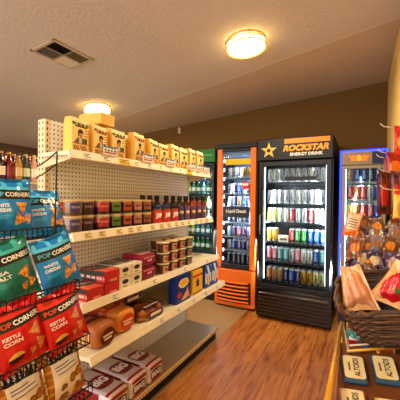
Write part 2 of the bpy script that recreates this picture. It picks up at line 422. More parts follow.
chipsB = [(.74, .48, .17, 1.1), (.80, .24, .16, 2.3), (.60, .18, .10, .3)]
mk_blue = chip_bag((16, 138, 212), (96, 200, 240), ('x', 'WHITE', 'CHEDDAR'), chipsA, 3)
mk_teal = chip_bag((30, 132, 128), (76, 182, 170), ('x', 'SEA', 'SALT'), [(.72, .42, .16, .9), (.84, .24, .12, 2.2), (.66, .2, .1, 2.8)], 5)
mk_red = chip_bag((206, 22, 28), (236, 60, 58), ('bowl', 'KETTLE', 'CORN'), chipsB, 8)
def mk_silver():
    rs = random.Random(4); ck = [(rs.uniform(.2, .85), rs.uniform(.08, .48), rs.uniform(.07, .12)) for _ in range(9)]
    def colf(u, v):
        if u < .13 or u > .87: return (172, 112, 30) if int(v*30) % 4 else (214, 156, 60)
        if v > .80:
            return (26, 22, 22) if (u*9) % 1 > (v-.80)*5 else (214, 208, 204)
        for x, y, r in ck:
            d = (u-x)**2+((v-y)*1.3)**2
            if d < r*r: return (134, 82, 36) if d > r*r*.55 else ((196, 140, 70) if int(u*60+v*44) % 3 else (96, 54, 24))
        if .55 < v < .585 and .25 < u < .8: return (120, 84, 60)
        if .64 < v < .655 and .2 < u < .75: return (90, 96, 130)
        if .70 < v < .712 and .2 < u < .6: return (90, 96, 130)
        return (222, 214, 206) if v > .5 else (236, 222, 200)
    b = MB(); pillow(b, .15, .195, .028, colf, 40, 50, .004, 9, .05, (180, 120, 40)); return b.build('cookie_bag', M['foil'])

# ---- wire rack with chip bags
rk = thing('wire_rack', 'black wire chip rack clipped to the near end of the shelving', 'rack', (-1.16, .5, .55))
rows = [(-1.032, 1.186, 'top'), (-.950, .983, 'second'), (-.892, .793, 'third'), (-.875, .610, 'fourth')]
b = MB()
lp = lambda x, y, z: (x+1.16, y-.5, z-.55)
for Y in (.12, .80):
    b = MB(); b.tube([lp(-1.065, Y, 1.51), lp(-1.075, Y, 1.18), lp(-1.06, Y, .98), lp(-1.03, Y, .78), lp(-1.0, Y, .56)], .0035, K); b.build('side_wire', M['wire'], rk)
for z0, z1 in ((1.515, 1.508), (1.468, 1.448)):
    b = MB(); b.tube([lp(-1.065, .80, z0), lp(-1.10, .81, z0-.008), lp(-1.17, .83, z0-.026), lp(-1.28, .87, z0-.040), lp(-1.40, .94, z1-.025), lp(-1.545, 1.04, z1)], .003, K); b.build('support_wire', M['wire'], rk)
for X, z, nm in rows:
    b = MB(); Y0, Y1 = .10, .815
    xb = X-.075
    for zz in (z, z+.038): b.tube([lp(X, Y0, zz), lp(X, Y1, zz), lp(xb, Y1, zz), lp(xb, Y0, zz)], .0028, K, 5, True)
    y = Y0
    while y <= Y1+.001:
        b.tube([lp(xb, y, z), lp(X, y, z), lp(X+.001, y, z+.038)], .0022, K, 4); y += .0193
    b.build('basket', M['wire'], rk)
def bag(mkey, mk, X, Y, z, lb, rot=4, lean=11, cat='chip bag', grp='chip bags in the wire rack', yaw=90):
    e = (Matrix.Rotation(R(yaw), 4, 'Z') @ Matrix.Rotation(R(-lean), 4, 'X') @ Matrix.Rotation(R(-rot), 4, 'Y')).to_euler()
    return place(mkey, mk, (X, Y, z), e, lb, cat, grp)
bag('blue', mk_blue, -1.072, .630, 1.193, 'light blue popped corn chip bag at left of the rack top row', 0, 9)
bag('blue', mk_blue, -1.085, .785, 1.172, 'light blue chip bag at right of the rack top row, slumped lower', -3, 24)
bag('teal', mk_teal, -.995, .610, .990, 'teal green popped corn chip bag left in the second rack row', 12, 10)
bag('blue', mk_blue, -.982, .775, .990, 'light blue chip bag beside the teal bag in the second rack row', 12, 10)
bag('red', mk_red, -.945, .455, .80, 'red kettle corn chip bag cut off by the picture edge in third rack row', 9, 12)
bag('red', mk_red, -.940, .61, .800, 'red kettle corn chip bag in the middle of the third rack row', 9, 12)
bag('red', mk_red, -.932, .765, .800, 'red kettle corn chip bag at right end of the third rack row', 11, 11)
for i, Y in enumerate((.42, .57, .72)):
    bag('silver', mk_silver, -.922, Y+.03, .617, ['silver and gold cookie bag cut off by the picture edge in bottom rack row', 'silver and gold cookie bag in the middle of the bottom rack row', 'silver and gold cookie bag at right end of the bottom rack row'][i], 7, 8, 'cookie bag', 'cookie bags in the wire rack')

# ---- tan bags on top shelf
def mk_tan(variant):
    def mk():
        acc = [(60, 110, 70), (150, 60, 40), (60, 96, 120)][variant]
        def colf(u, v):
            if v > .90: return (246, 226, 170)
            if .80 < v < .86: return acc if int(u*20) % 5 else (236, 200, 120)
            if .74 < v < .78 and .15 < u < .9: return (120, 60, 30)
            d = ((u-.46)/.17)**2+((v-.56)/.13)**2
            if d < 1 and (v > .585 or u < .38): return (58, 36, 24)
            if ((u-.47)/.11)**2+((v-.53)/.10)**2 < 1: return (190, 136, 92)
            if abs(u-.45) < .34-(v-.30)*1.2 and .30 < v < .45: return (120, 96, 84) if abs(u-.45) > .07 else (206, 190, 160)
            if .08 < v < .25 and .08 < u < .92 and (int(u*24+v*30) % 3): return (150, 84, 34)
            if .26 < v < .29: return (176, 110, 50)
            if u > .7 and .50 < v < .70 and int(v*50) % 2: return (170, 110, 60)
            if .30 < v < .44 and .68 < u < .9: return acc
            return (238, 208, 136)
        b = MB(); fr = lambda u, v: (((u-.5)*.114)*(1-.04*math.sin(PI*v)), -.034*(1-.35*max(0, v-.78)/.22)-.008*math.sin(PI*u)*math.sin(PI*v), .205*v+.003*math.sin(5*u+1)*v*v)
        b.grid(30, 38, fr, colf, True)
        k = (234, 192, 104)
        bk = lambda u, v: (((u-.5)*.114)*(1-.04*math.sin(PI*v)), .034*(1-.35*max(0, v-.78)/.22), .205*v+.003*math.sin(5*u+1)*v*v)
        b.grid(8, 12, bk, k, True, flip=True)
        for s in (0, 1):
            b.grid(4, 12, lambda a, v, s=s: tuple(Vector(fr(s, v))*(1-a)+Vector(bk(s, v))*a), k, True, flip=(s == 0))
        b.grid(8, 1, lambda u, a: tuple(Vector(fr(u, 1))*(1-a)+Vector(bk(u, 1))*a), k)
        b.grid(8, 1, lambda u, a: tuple(Vector(fr(u, 0))*(1-a)+Vector(bk(u, 0))*a), k, flip=True)
        return b.build('food_bag', M['paper'])
    return mk
S1 = 1.572
tb = [(-1.395, 1.165, 0, 0), (-1.40, 1.315, 1, 4), (-1.405, 1.475, 0, -4), (-1.395, 1.665, 1, 3), (-1.40, 1.84, 0, 5), (-1.41, 1.985, 1, -4), (-1.40, 2.13, 2, 2), (-1.40, 2.27, 0, -6), (-1.40, 2.42, 2, 3), (-1.395, 2.56, 1, -3)]
for i, (x, y, v, r_) in enumerate(tb):
    o = place('tan%d' % v, mk_tan(v), (x, y, S1), R(90+r_), 'tan portrait food bag, %s from the near end in the top shelf front row' % ORD[i], 'food bag', 'tan food bags on the top shelf')
    o.scale = (1, 1, (.94, .90, .93, 1.0, .94, .9, .98, .92, 1.02, 1.0)[i])
for i, y in enumerate((1.36, 1.53, 1.70, 1.90, 2.08, 2.26, 2.44)):
    place('tan%d' % (i % 3), mk_tan(i % 3), (-1.497, y, S1), R(90), 'tan food bag, %s from the near end in the top shelf back row' % ORD[i], 'food bag', 'tan food bags on the top shelf').scale = (1, 1, (1.0, 1.06, .98, 1.05, 1.0, 1.08, 1.1)[i])
e = (Matrix.Rotation(R(90), 4, 'Z') @ Matrix.Rotation(R(-86), 4, 'X')).to_euler()
place('tan0', mk_tan(0), (-1.425, 1.43, S1+.254), e, 'tan food bag lying flat on top of the others', 'food bag', 'tan food bags on the top shelf')
def mk_card():
    def colf(u, v):
        if v > .72: return (70, 100, 150) if int(u*18+v*9) % 4 else (220, 224, 230)
        if .15 < v < .3 and .1 < u < .9: return (190, 60, 50)
        if .4 < v < .58 and (int(u*14) % 3): return (60, 70, 90)
        return (232, 228, 218)
    b = MB(); b.grid(24, 12, lambda u, v: ((u-.5)*.115, -.001, .052*v), colf); b.box(-.0575, .0575, -.0008, .001, 0, .052, (225, 220, 210)); return b.build('price_card', M['paper'])
for i, y in enumerate((1.335, 1.69, 1.975, 2.30, 2.44, 2.585)):
    place('card', mk_card, (-1.306, y, S1+.011), R(90), 'white and blue price card on the top shelf edge, %s from the near end' % ORD[i], 'price card', 'price cards on the top shelf edge')

# ---- tins on second shelf
S2 = 1.148
def mk_tin(cols, key):
    def mk():
        t = bpy.data.objects.new('dip_tin', None); C.objects.link(t)
        def colf(a, j):
            if j in (0, 4): return (190, 180, 160)
            d = (a-.75+.5) % 1-.5       # front at angle -90
            if j != 2 and abs(d) < .3 and j == 1: return tuple(int(q*.7) for q in cols[0])
            if abs(d) < .10: return cols[1]
            if abs(d) < .2: return cols[2] if j % 2 else cols[0]
            return cols[0]
        b = MB(); b.lathe([(.044, 0), (.046, .005), (.046, .022), (.046, .045), (.046, .074), (.044, .079)], colf, 28); 
        b.grid(6, 2, lambda s, tt: (.0468*math.sin((s-.5)*1.0), -.0468*math.cos((s-.5)*1.0), .044+.012*tt), cols[2])
        b.build('tin_body', M['can'], t)
        b = MB(); b.lathe([(.0475, .079), (.048, .081), (.048, .0865), (.044, .0875)], (206, 176, 118), 28); b.build('lid', M['plastic'], t)
        return t
    return mk
tv = [((150, 104, 44), (76, 62, 104), (150, 130, 120), 'a'), ((100, 22, 26), (56, 24, 32), (150, 110, 110), 'b'), ((110, 18, 24), (176, 26, 34), (200, 120, 110), 'c'),
      ((56, 28, 32), (92, 136, 44), (70, 40, 36), 'd'), ((104, 30, 26), (180, 84, 44), (60, 24, 24), 'e'), ((84, 40, 54), (176, 130, 116), (150, 60, 50), 'f'), ((70, 32, 34), (150, 92, 72), (90, 50, 50), 'g')]
dn = ['tan and purple', 'dark red and plum', 'bright red', 'dark and green', 'red and orange', 'plum and pink', 'brown and rose']
for L2 in (0, 1):
    for i, y in enumerate((1.105, 1.205, 1.305, 1.405, 1.505, 1.605, 1.705)):
        v = tv[i]; x = -1.345-(.02 if i == 1 else 0)
        place('tin%d' % i, mk_tin(v[:3], v[3]), (x, y, S2+L2*.0875), R(90-18), '%s dip tin in the front row, %s layer, %s from near end' % (dn[i], ('lower', 'upper')[L2], ORD[i]), 'tin', 'dip tins on the second shelf')
        if L2 == 0 or i < 6:
            place('tin%d' % ((i+2) % 7), mk_tin(tv[(i+2) % 7][:3], tv[(i+2) % 7][3]), (x-.098, y+.01, S2+L2*.0875), R(72), '%s dip tin in the back row, %s layer, %s from near end' % (dn[(i+2) % 7], ('lower', 'upper')[L2], ORD[i]), 'tin', 'dip tins on the second shelf')
# peanut butter jars
def mk_jif(c):
    def mk():
        t = bpy.data.objects.new('peanut_butter_jar', None); C.objects.link(t)
        def colf(a, j):
            if j < 1 or j > 3: return (150, 84, 40)
            d = (a-.75+.5) % 1-.5
            return c if abs(d) > .12 else (214, 40, 36)
        b = MB(); b.lathe([(.036, 0), (.041, .008), (.041, .03), (.041, .06), (.041, .095), (.037, .108), (.034, .112)], colf, 26)
        b.text('JIF', lambda s, tt: (.0418*math.sin((s-.5)*1.3), -.0418*math.cos((s-.5)*1.3), .040+.04*tt), W, .05)
        b.build('jar', M['gloss'], t)
        b = MB(); b.lathe([(.037, .112), (.038, .115), (.038, .134), (.035, .137)], (44, 62, 120) if c[0] > 150 else (30, 26, 24), 26); b.build('lid', M['plastic'], t)
        return t
    return mk
for i, (y, c) in enumerate(((1.83, (214, 96, 46)), (1.945, (214, 96, 46)), (2.055, (70, 130, 170)))):
    place('jif%d' % c[0], mk_jif(c), (-1.335, y, S2), R(70), ['orange peanut butter jar with blue lid nearest the stacked tins', 'orange peanut butter jar with blue lid, right of another orange jar', 'blue labelled jar between the orange jars and dark sauce bottles'][i], 'jar', 'jars on the second shelf')
def mk_sauce(c, lb):
    def mk():
        t = bpy.data.objects.new('sauce_bottle', None); C.objects.link(t)
        def colf(a, j):
            if 1 <= j <= 3:
                d = (a-.75+.5) % 1-.5
                if abs(d) < .16: return lb
            return c
        b = MB(); b.lathe([(.028, 0), (.032, .006), (.032, .05), (.032, .09), (.032, .12), (.026, .145), (.016, .165), (.015, .178)], colf, 22)
        b.grid(6, 3, lambda u, v: (.0326*math.sin((u-.5)*1.2), -.0326*math.cos((u-.5)*1.2), .065+.02*v), (230, 190, 120)); b.build('bottle', M['bottle'], t)
        b = MB(); b.lathe([(.019, .172), (.020, .176), (.020, .205), (.017, .208)], (24, 20, 22), 20); b.build('cap', M['plastic'], t)
        return t
    return mk
sa = [((60, 26, 20), (84, 50, 110)), ((70, 30, 22), (110, 60, 130)), ((150, 60, 24), (96, 44, 90)), ((140, 52, 24), (70, 40, 100)), ((120, 44, 20), (120, 70, 110))]
for i, y in enumerate((2.155, 2.255, 2.36, 2.465, 2.57)):
    place('sauce%d' % i, mk_sauce(*sa[i]), (-1.335, y, S2), R(70), 'sauce bottle with black cap and purple label, %s from the jars' % ORD[i], 'sauce bottle', 'sauce bottles on the second shelf')
    place('sauce%d' % i, mk_sauce(*sa[i]), (-1.43, y-.06, S2), R(70), 'sauce bottle in the back row behind the %s front bottle' % ORD[i], 'sauce bottle', 'sauce bottles on the second shelf')
for i, y in enumerate((1.80, 1.89, 1.98)):
    place('sauce0', mk_sauce(*sa[0]), (-1.44, y, S2), R(70), 'dark sauce bottle standing behind the %s jar' % ORD[i], 'sauce bottle', 'dark bottles behind the jars')

# ---- third shelf
S3 = .80
def mk_carton(name, w, d, h, side, front, top, txt=None, tcol=W, oval=None, sd=None):
    def mk():
        b = MB(); b.box(-w/2, w/2, 0, d, 0, h, side, .0015)
        b.grid(12, 8, lambda u, v: ((u-.5)*(w-.004), -.0006, .002+(h-.004)*v), front)
        b.grid(12, 16, lambda u, v: ((u-.5)*(w-.004), .002+(d-.004)*v, h+.0006), top)
        if sd: b.grid(20, 8, lambda u, v: (-w/2-.0006, .003+(d-.006)*(1-u), .002+(h-.004)*v), sd)
        if oval: b.lathe([(.0, 0), (w*.26, 0.0001)], oval, 18) if False else b.add([(w*.28*math.cos(2*PI*i/18), -.0014, h*.62+h*.2*math.sin(2*PI*i/18)) for i in range(18)], [tuple(range(18))], oval)
        return b.build(name, M['carton'])
    return mk
redf = lambda u, v: (232, 150, 120) if v < .25 and .3 < u < .8 else (198, 28, 34)
redt = lambda u, v: ((236, 120, 60) if (int(u*9) % 2) else (206, 40, 36)) if v < .3 else ((48, 56, 44) if int(v*9+u*2) % 3 else (196, 150, 130))
mk_rb = mk_carton('snack_box', .115, .20, .064, (170, 30, 34), redf, redt, None, W, None, lambda u, v: (40, 44, 34) if v > .62 else ((206, 170, 150) if .25 < v < .5 and int(u*18) % 4 else ((190, 40, 44) if u > .7 else (60, 40, 34))))
whf = lambda u, v: (140, 150, 90) if .12 < v < .22 and .3 < u < .7 else (236, 226, 204)
wht = lambda u, v: (226, 214, 190) if v < .25 else ((60, 60, 50) if int(v*8+u*2) % 3 == 0 else ((180, 140, 150) if int(v*8+u*2) % 3 == 1 else (90, 110, 70)))
mk_wb = mk_carton('snack_box', .1, .20, .066, (226, 214, 190), whf, wht, None, W, (40, 44, 80), lambda u, v: (60, 60, 46) if v > .66 else ((150, 130, 100) if .25 < v < .5 and int(u*16) % 4 else (226, 212, 186)))
place('rb', mk_rb, (-1.232, 1.163, S3), R(90), 'red snack bar box alone at the near end of the third shelf', 'box', 'red snack bar boxes')
for k in (0, 1): place('rb', mk_rb, (-1.232, 1.283, S3+k*.0665), R(90), 'red snack bar box, %s of the two stacked beside the white boxes' % ('lower', 'upper')[k], 'box', 'red snack bar boxes')
for k in (0, 1): place('rb', mk_rb, (-1.44, 1.10+.125*k, S3+.14*0), R(90), 'red snack bar box pushed back to the pegboard, %s from near end' % ORD[k], 'box', 'red snack bar boxes') if False else None
for j, y in enumerate((1.394, 1.497)):
    for k in (0, 1): place('wb', mk_wb, (-1.236, y, S3+k*.0685), R(90), 'white snack box with dark oval, %s layer, %s from the red boxes' % (('lower', 'upper')[k], ORD[j]), 'box', 'white snack boxes with ovals')
def mk_purple():
    def colf(u, v): return (236, 190, 200) if (.35 < v < .6 and .2 < u < .8 and int(u*12) % 3) else ((150, 30, 70) if (v < .75) else (196, 120, 130))
    b = MB(); b.box(-.075, .075, 0, .18, 0, .082, (150, 44, 74), .014); b.grid(14, 8, lambda u, v: ((u-.5)*.12, -.0008, .014+.054*v), colf)
    b.grid(10, 10, lambda u, v: ((u-.5)*.12, .014+.15*v, .0828), lambda u, v: (206, 160, 150) if int(v*8) % 3 else (130, 40, 70)); return b.build('snack_pack', M['gloss'])
for k in (0, 1): place('purp', mk_purple, (-1.245, 1.637, S3+k*.0835), R(90), 'maroon snack pack, %s of the two stacked right of the white boxes' % ('lower', 'upper')[k], 'snack pack', 'maroon snack packs')
def mk_cup(c, c2):
    def mk():
        t = bpy.data.objects.new('snack_cup', None); C.objects.link(t)
        def colf(a, j):
            d = (a-.75+.5) % 1-.5
            if j in (1, 2) and abs(d) < .075: return c2
            return c
        b = MB(); b.lathe([(.036, 0), (.038, .004), (.041, .03), (.044, .055), (.046, .066)], colf, 24)
        b.add([(.0435*math.sin(.3*math.cos(2*PI*i/14)), -.0445*math.cos(.3*math.cos(2*PI*i/14))+.001*0, .034+.012*math.sin(2*PI*i/14)) for i in range(14)], [tuple(range(14))], (196, 60, 50))
        b.build('cup_body', M['plastic'], t)
        b = MB(); b.lathe([(.050, .066), (.051, .068), (.050, .071), (.046, .0745)], (214, 190, 150), 24); b.build('lid', M['foil'], t)
        return t
    return mk
cupv = [((100, 60, 42), (206, 182, 150)), ((108, 64, 42), (210, 188, 156)), ((116, 68, 46), (200, 176, 146)), ((44, 104, 98), (150, 176, 160)), ((40, 98, 96), (150, 176, 160))]
for row, x in enumerate((-1.262, -1.385)):
    for i, y in enumerate((1.815, 1.93, 2.045, 2.16, 2.275)):
        n = 3 if not (row and i == 0) else 2
        if i == 4: n = 3 if row == 0 else 2
        if row == 0 and i == 4: continue
        for k in range(n):
            place('cup%d' % i, mk_cup(*cupv[i]), (x, y-(.03 if row else 0), S3+k*.075), R(70),
                  '%s snack cup, %s row, %s stack from the maroon packs, %s layer' % ('teal' if i > 2 else 'brown', ('front', 'back')[row], ORD[i], ('bottom', 'middle', 'top')[k]), 'snack cup', 'snack cups on the third shelf')

# ---- fourth shelf : bread
S4 = .558
def bread(crust, lab, txt, sc=1.0):
    def mk():
        t = bpy.data.objects.new('bread_loaf', None); C.objects.link(t)
        w, h, d = .14*sc, .115*sc, .30
        def prof(a, k):
            x = math.cos(a); z = math.sin(a)
            sx = math.copysign(abs(x)**.6, x); sz = math.copysign(abs(z)**.6, z)
            mush = 1+.10*max(0, z)
            return sx*w/2*k*mush, h/2+sz*h/2*k
        rings = [(0, .0), (.0, .55), (.004, .82), (.016, .96), (.04, 1)]+[(.04+.225*i/20, 1+.018*math.sin(i*2.1)) for i in range(1, 21)]+[(.278, .9), (.288, .7), (.296, .35), (.31, .16), (.33, .14), (.345, .24)]
        b = MB(); seg = 32; vs = []; fs = []; cs = []
        for y, k in rings:
            for i in range(seg):
                p = prof(2*PI*i/seg, k); vs.append((p[0], y, p[1]))
        for j in range(len(rings)-1):
            for i in range(seg):
                k2 = (i+1) % seg; fs.append((j*seg+i, (j+1)*seg+i, (j+1)*seg+k2, j*seg+k2))
                top = seg*.1 < i < seg*.49
                if 8 <= j <= 21 and top and not (11 <= j <= 13 and seg*.2 < i < seg*.45 and i % 3): c = lab
                elif j % 2 and j > 3 and i > seg*.45: c = (228, 186, 120)
                else: c = crust
                cs.append(c)
        b.add(vs, fs, cs, True); b.build('loaf', M['bread'], t)
        b = MB(); b.add([(w*.36*math.cos(2*PI*i/24), -.002, h*.46+h*.36*math.sin(2*PI*i/24)) for i in range(24)], [tuple(range(24))], lab)
        for k in range(2): b.grid(1, 1, lambda s, tt, k=k: ((s-.5)*w*(.5-.12*k), -.003, h*(.48-.14*k+.08*tt)), (236, 216, 190))
        o = b.build('end_label', M['gloss'], t); o['label'] = 'rounded printed label on the loaf end'
        return t
    return mk
place('loaf1', bread((176, 106, 44), (104, 26, 30), 'WHEAT', 1.08), (-1.165, 1.185, S4), R(90+4), 'wrapped brown bread loaf with maroon label nearest the chip rack', 'bread')
place('loaf2', bread((222, 148, 56), (206, 76, 30), 'BREAD', 1.12), (-1.20, 1.375, S4), R(90), 'wrapped golden bread loaf with orange label beside the buns', 'bread')
def mk_buns():
    t = bpy.data.objects.new('bun_pack', None); C.objects.link(t)
    for ix in range(3):
        for iy in range(2):
            b = MB(); c = ((ix-1)*.078, .045+iy*.088, 0)
            b.lathe([(.03, .001), (.039, .008), (.041, .022), (.041, .024)], (232, 184, 110), 20, c); b.lathe([(.040, .024), (.042, .032), (.039, .044), (.030, .056), (.016, .062), (.004, .064)], (196, 116, 46), 20, c)
            b.build('bun', M['bread'], t)
    b = MB()
    def shell(u, v):
        a = 2*PI*u; x = math.copysign(abs(math.cos(a))**.5, math.cos(a)); y = math.copysign(abs(math.sin(a))**.5, math.sin(a))
        k = (1, 1.03, 1, .6)[0] if v < .7 else 1-(v-.7)*2.2
        w = 1+.02*math.sin(14*a)
        return (.128*x*k*w, .09+.098*y*k*w, .001+.074*min(1, v/.75)+.003*math.sin(9*a)*v)
    b.grid(48, 8, shell, W, True); b.build('clear_bag', M['film'], t)
    b = MB(); b.grid(8, 4, lambda u, v: ((u-.5)*.15, -.012, .012+.042*v), lambda u, v: (236, 220, 200) if .3 < v < .7 and .15 < u < .85 else (90, 46, 120))
    b.grid(8, 6, lambda u, v: ((u-.5)*.15+.0, .01+.05*v, .0785), lambda u, v: (226, 210, 190) if .3 < v < .7 else (110, 60, 110))
    o = b.build('printed_label', M['gloss'], t); o['label'] = 'purple and white printed label'
    return t
place('buns', mk_buns, (-1.19, 1.625, S4), R(90), 'clear bag of golden buns nearest the shelf edge', 'buns', 'bags of buns')
place('buns', mk_buns, (-1.345, 1.585, S4+.078), R(90), 'clear bag of golden buns set on top, farther back', 'buns', 'bags of buns')
def mk_cracker(name, w, h, d, base, fn, txt, tc, tz=(.62, .75), sh=.25):
    def mk():
        b = MB(); b.box(-w/2, w/2, 0, d, 0, h, base, .0015); b.grid(24, 30, lambda u, v: ((u-.5)*(w-.004), -.0006, .002+(h-.004)*v), fn)
        if txt: b.text(txt, lambda s, tt: ((s-.5)*w*.74, -.0014, h*(tz[0]+(tz[1]-tz[0])*tt)), tc, .04, sh)
        return b.build(name, M['carton'])
    return mk
def f_blue(u, v):
    if ((u-.5)/.36)**2+((v-.68)/.17)**2 < 1: return (246, 200, 40) if ((u-.5)/.30)**2+((v-.68)/.13)**2 < 1 else W
    if tri((u, v), (.3, .05), (.95, .1), (.8, .48)): return (230, 180, 120)
    if ((u-.2)/.16)**2+((v-.3)/.09)**2 < 1: return (210, 50, 50)
    return (24, 62, 150)
def f_yel(u, v):
    if .72 < v < .84: return (206, 40, 40)
    if .3 < v < .62 and abs(u-.5) < .14+.04*math.sin(v*40): return (60, 70, 130)
    if v < .1: return (180, 120, 20)
    return (240, 196, 24)
def f_bw(u, v):
    if v > .62: return (40, 100, 180) if math.sin(u*9+v*8) > -.3 else W
    if ((u-.55)/.3)**2+((v-.3)/.2)**2 < 1: return (220, 120, 80) if math.sin(u*20) > 0 else (236, 226, 210)
    return (206, 220, 236) if v > .2 else (30, 84, 170)
place('crk1', mk_cracker('cracker_box', .205, .21, .07, (28, 60, 140), f_blue, None, W), (-1.185, 1.985, S4), R(90), 'blue cracker box with a yellow oval at the left of the three boxes', 'cracker box')
place('crk2', mk_cracker('nut_canister', .17, .19, .07, (236, 190, 30), f_yel, None, W), (-1.19, 2.215, S4), R(90), 'yellow box with a red band between the two blue boxes', 'food box')
place('crk3', mk_cracker('cereal_box', .125, .195, .06, (40, 90, 170), f_bw, None, W), (-1.19, 2.41, S4), R(90), 'blue and white printed food box right of the yellow box', 'food box', 'blue and white food boxes')
place('crk3', None, (-1.19, 2.548, S4), R(90), 'blue and white printed food box at the far end of the fourth shelf', 'food box', 'blue and white food boxes')
for i, (y, c) in enumerate(()): place('crk%d' % c, None, (-1.275, y+.01, S4), R(90), ['blue cracker box', 'yellow food box', 'blue and white food box'][i]+' standing directly behind its front copy', 'food box')

# ---- base deck : paper packs
def mk_big():
    t = bpy.data.objects.new('paper_roll_pack', None); C.objects.link(t)
    w, h, d = .165, .125, .325
    def pos(a, y, k=1):
        x = math.cos(a); z = math.sin(a); return (math.copysign(abs(x)**.35, x)*w/2*k, y, h/2+math.copysign(abs(z)**.35, z)*h/2*k)
    b = MB(); seg = 40
    ys = [(0, .0), (0, .7), (.004, .93), (.015, 1)]+[(.015+.295*i/14, 1-.012*(i % 4 == 0)) for i in range(1, 15)]+[(.321, .93), (.325, .7), (.325, 0)]
    vs = []; fs = []; cs = []
    for y, k in ys:
        for i in range(seg): vs.append(pos(2*PI*i/seg, y, k))
    for j in range(len(ys)-1):
        for i in range(seg):
            l = (i+1) % seg; fs.append((j*seg+i, (j+1)*seg+i, (j+1)*seg+l, j*seg+l))
            f = i/seg; y = ys[j][0]
            if j < 3: c = (226, 214, 212)
            elif .12 < f < .38: c = (206, 196, 196) if y > .03 else (170, 24, 34)
            else: c = (150, 26, 40) if y > .06 else (226, 214, 212)
            cs.append(c)
    b.add(vs, fs, cs, True)
    def blob(cx, cz, rx, rz, top, col):
        pts = []
        for i in range(24):
            a = 2*PI*i/24; px_ = cx+math.copysign(abs(math.cos(a))**.6, math.cos(a))*rx; q_ = cz+math.copysign(abs(math.sin(a))**.6, math.sin(a))*rz
            pts.append((px_, q_, h+.001) if top else (px_, -.0012, q_))
        b.add(pts, [tuple(range(24))], col)
    blob(0, .15, .062, .068, True, (130, 24, 36)); blob(0, .052, .06, .03, False, (36, 40, 96))
    blob(0, .100, .07, .012, False, (176, 26, 38)); blob(0, .016, .06, .008, False, (176, 26, 38))
    b.text('BIG', lambda s, tt: ((s-.5)*.10, .125+.065*tt, h+.0022), W, .05); b.text('BIG', lambda s, tt: ((s-.5)*.10, -.0024, .035+.035*tt), W, .05)
    b.build('wrapped_rolls', M['foil'], t)
    return t
for i, y in enumerate((1.325, 1.50, 1.675)):
    place('bigp', mk_big, (-1.208, y, .118), R(90), ['red and white paper roll pack nearest the camera on the bottom deck', 'red and white paper roll pack in the middle of the three', 'red and white paper roll pack farthest along the bottom deck'][i], 'paper pack', 'paper roll packs on the bottom deck')

# ------------------------------------------------------------------ coolers
def cooler(name, label, X0, X1, Y, H, frame, zs, z_open, side, gl_bottom, inner=(36, 38, 42), Yb=4.08):
    t = thing(name, label, 'drinks cooler', (X0, Y, 0)); w = X1-X0; d = Yb-Y
    b = MB(); zt = z_open[1]; zb = gl_bottom
    b.box(0, .03, .05, d, 0.02, H, frame); b.box(w-.03, w, .05, d, 0.02, H, frame); b.box(.03, w-.03, d-.03, d, .02, H, inner)
    b.box(.03, w-.03, .05, d-.03, H-.12, H, inner); b.box(.03, w-.03, .05, d-.03, .02, zb-.02, inner)
    for fx in (.05, w-.09):
        for fy in (.08, d-.12): b.box(fx, fx+.04, fy, fy+.04, 0, .021, K)
    b.build('cabinet', M['steel'], t)
    for z in zs:
        b = MB(); b.box(.032, w-.032, .075, .085, z-.016, z-.004, (150, 156, 160) if inner[0] > 60 else (60, 62, 66))
        n = 15
        for i in range(n+1): b.box(.034+(w-.072)*i/n, .038+(w-.072)*i/n, .08, d-.04, z-.006, z, (130, 134, 138))
        b.box(.032, w-.032, d-.05, d-.04, z-.008, z, (130, 134, 138))
        b.build('wire_shelf', M['steel'], t)
    return t, w, d
def door(t, x0, x1, z0, z1, fw, col, handle='left', m=None, fwt=None, ctop=None):
    ctop = ctop or col
    b = MB(); ft = fwt or fw
    dr = bpy.data.objects.new('door', None)
    b.box(x0, x0+fw, .0, .045, z0, z1, col, .003); b.box(x1-fw, x1, 0, .045, z0, z1, col, .003)
    b.box(x0+fw, x1-fw, 0, .045, z0, z0+ft, ctop, .003); b.box(x0+fw, x1-fw, 0, .045, z1-ft, z1, ctop, .003)
    dr = b.build('door', m or M['steel'], t)
    b = MB(); b.box(x0+fw, x1-fw, .018, .024, z0+ft, z1-ft, W); b.build('door_glass', M['glass'], dr)
    if handle:
        hx = x0+fw*.5 if handle == 'left' else x1-fw*.5
        b = MB(); zc = (z0+z1)/2; b.tube([(hx, .0, zc+.11), (hx, -.03, zc+.10), (hx, -.03, zc-.10), (hx, .0, zc-.11)], .008, (150, 150, 150) if col[0] < 100 else (40, 40, 40), 8); b.build('handle', M['steel'], dr)
    return dr
def arealight(loc, rot, sx, sy, e, col, name):
    l = bpy.data.lights.new(name, 'AREA'); l.shape = 'RECTANGLE'; l.size = sx; l.size_y = sy; l.energy = e; l.color = col
    o = bpy.data.objects.new(name, l); C.objects.link(o); o.location = loc; o.rotation_euler = rot; return o
def led(t, x, y, z0, z1, m, n=0):
    b = MB(); b.box(x-.004, x+.004, y-.004, y+.004, z0, z1, W); b.build('light_strip', m, t)

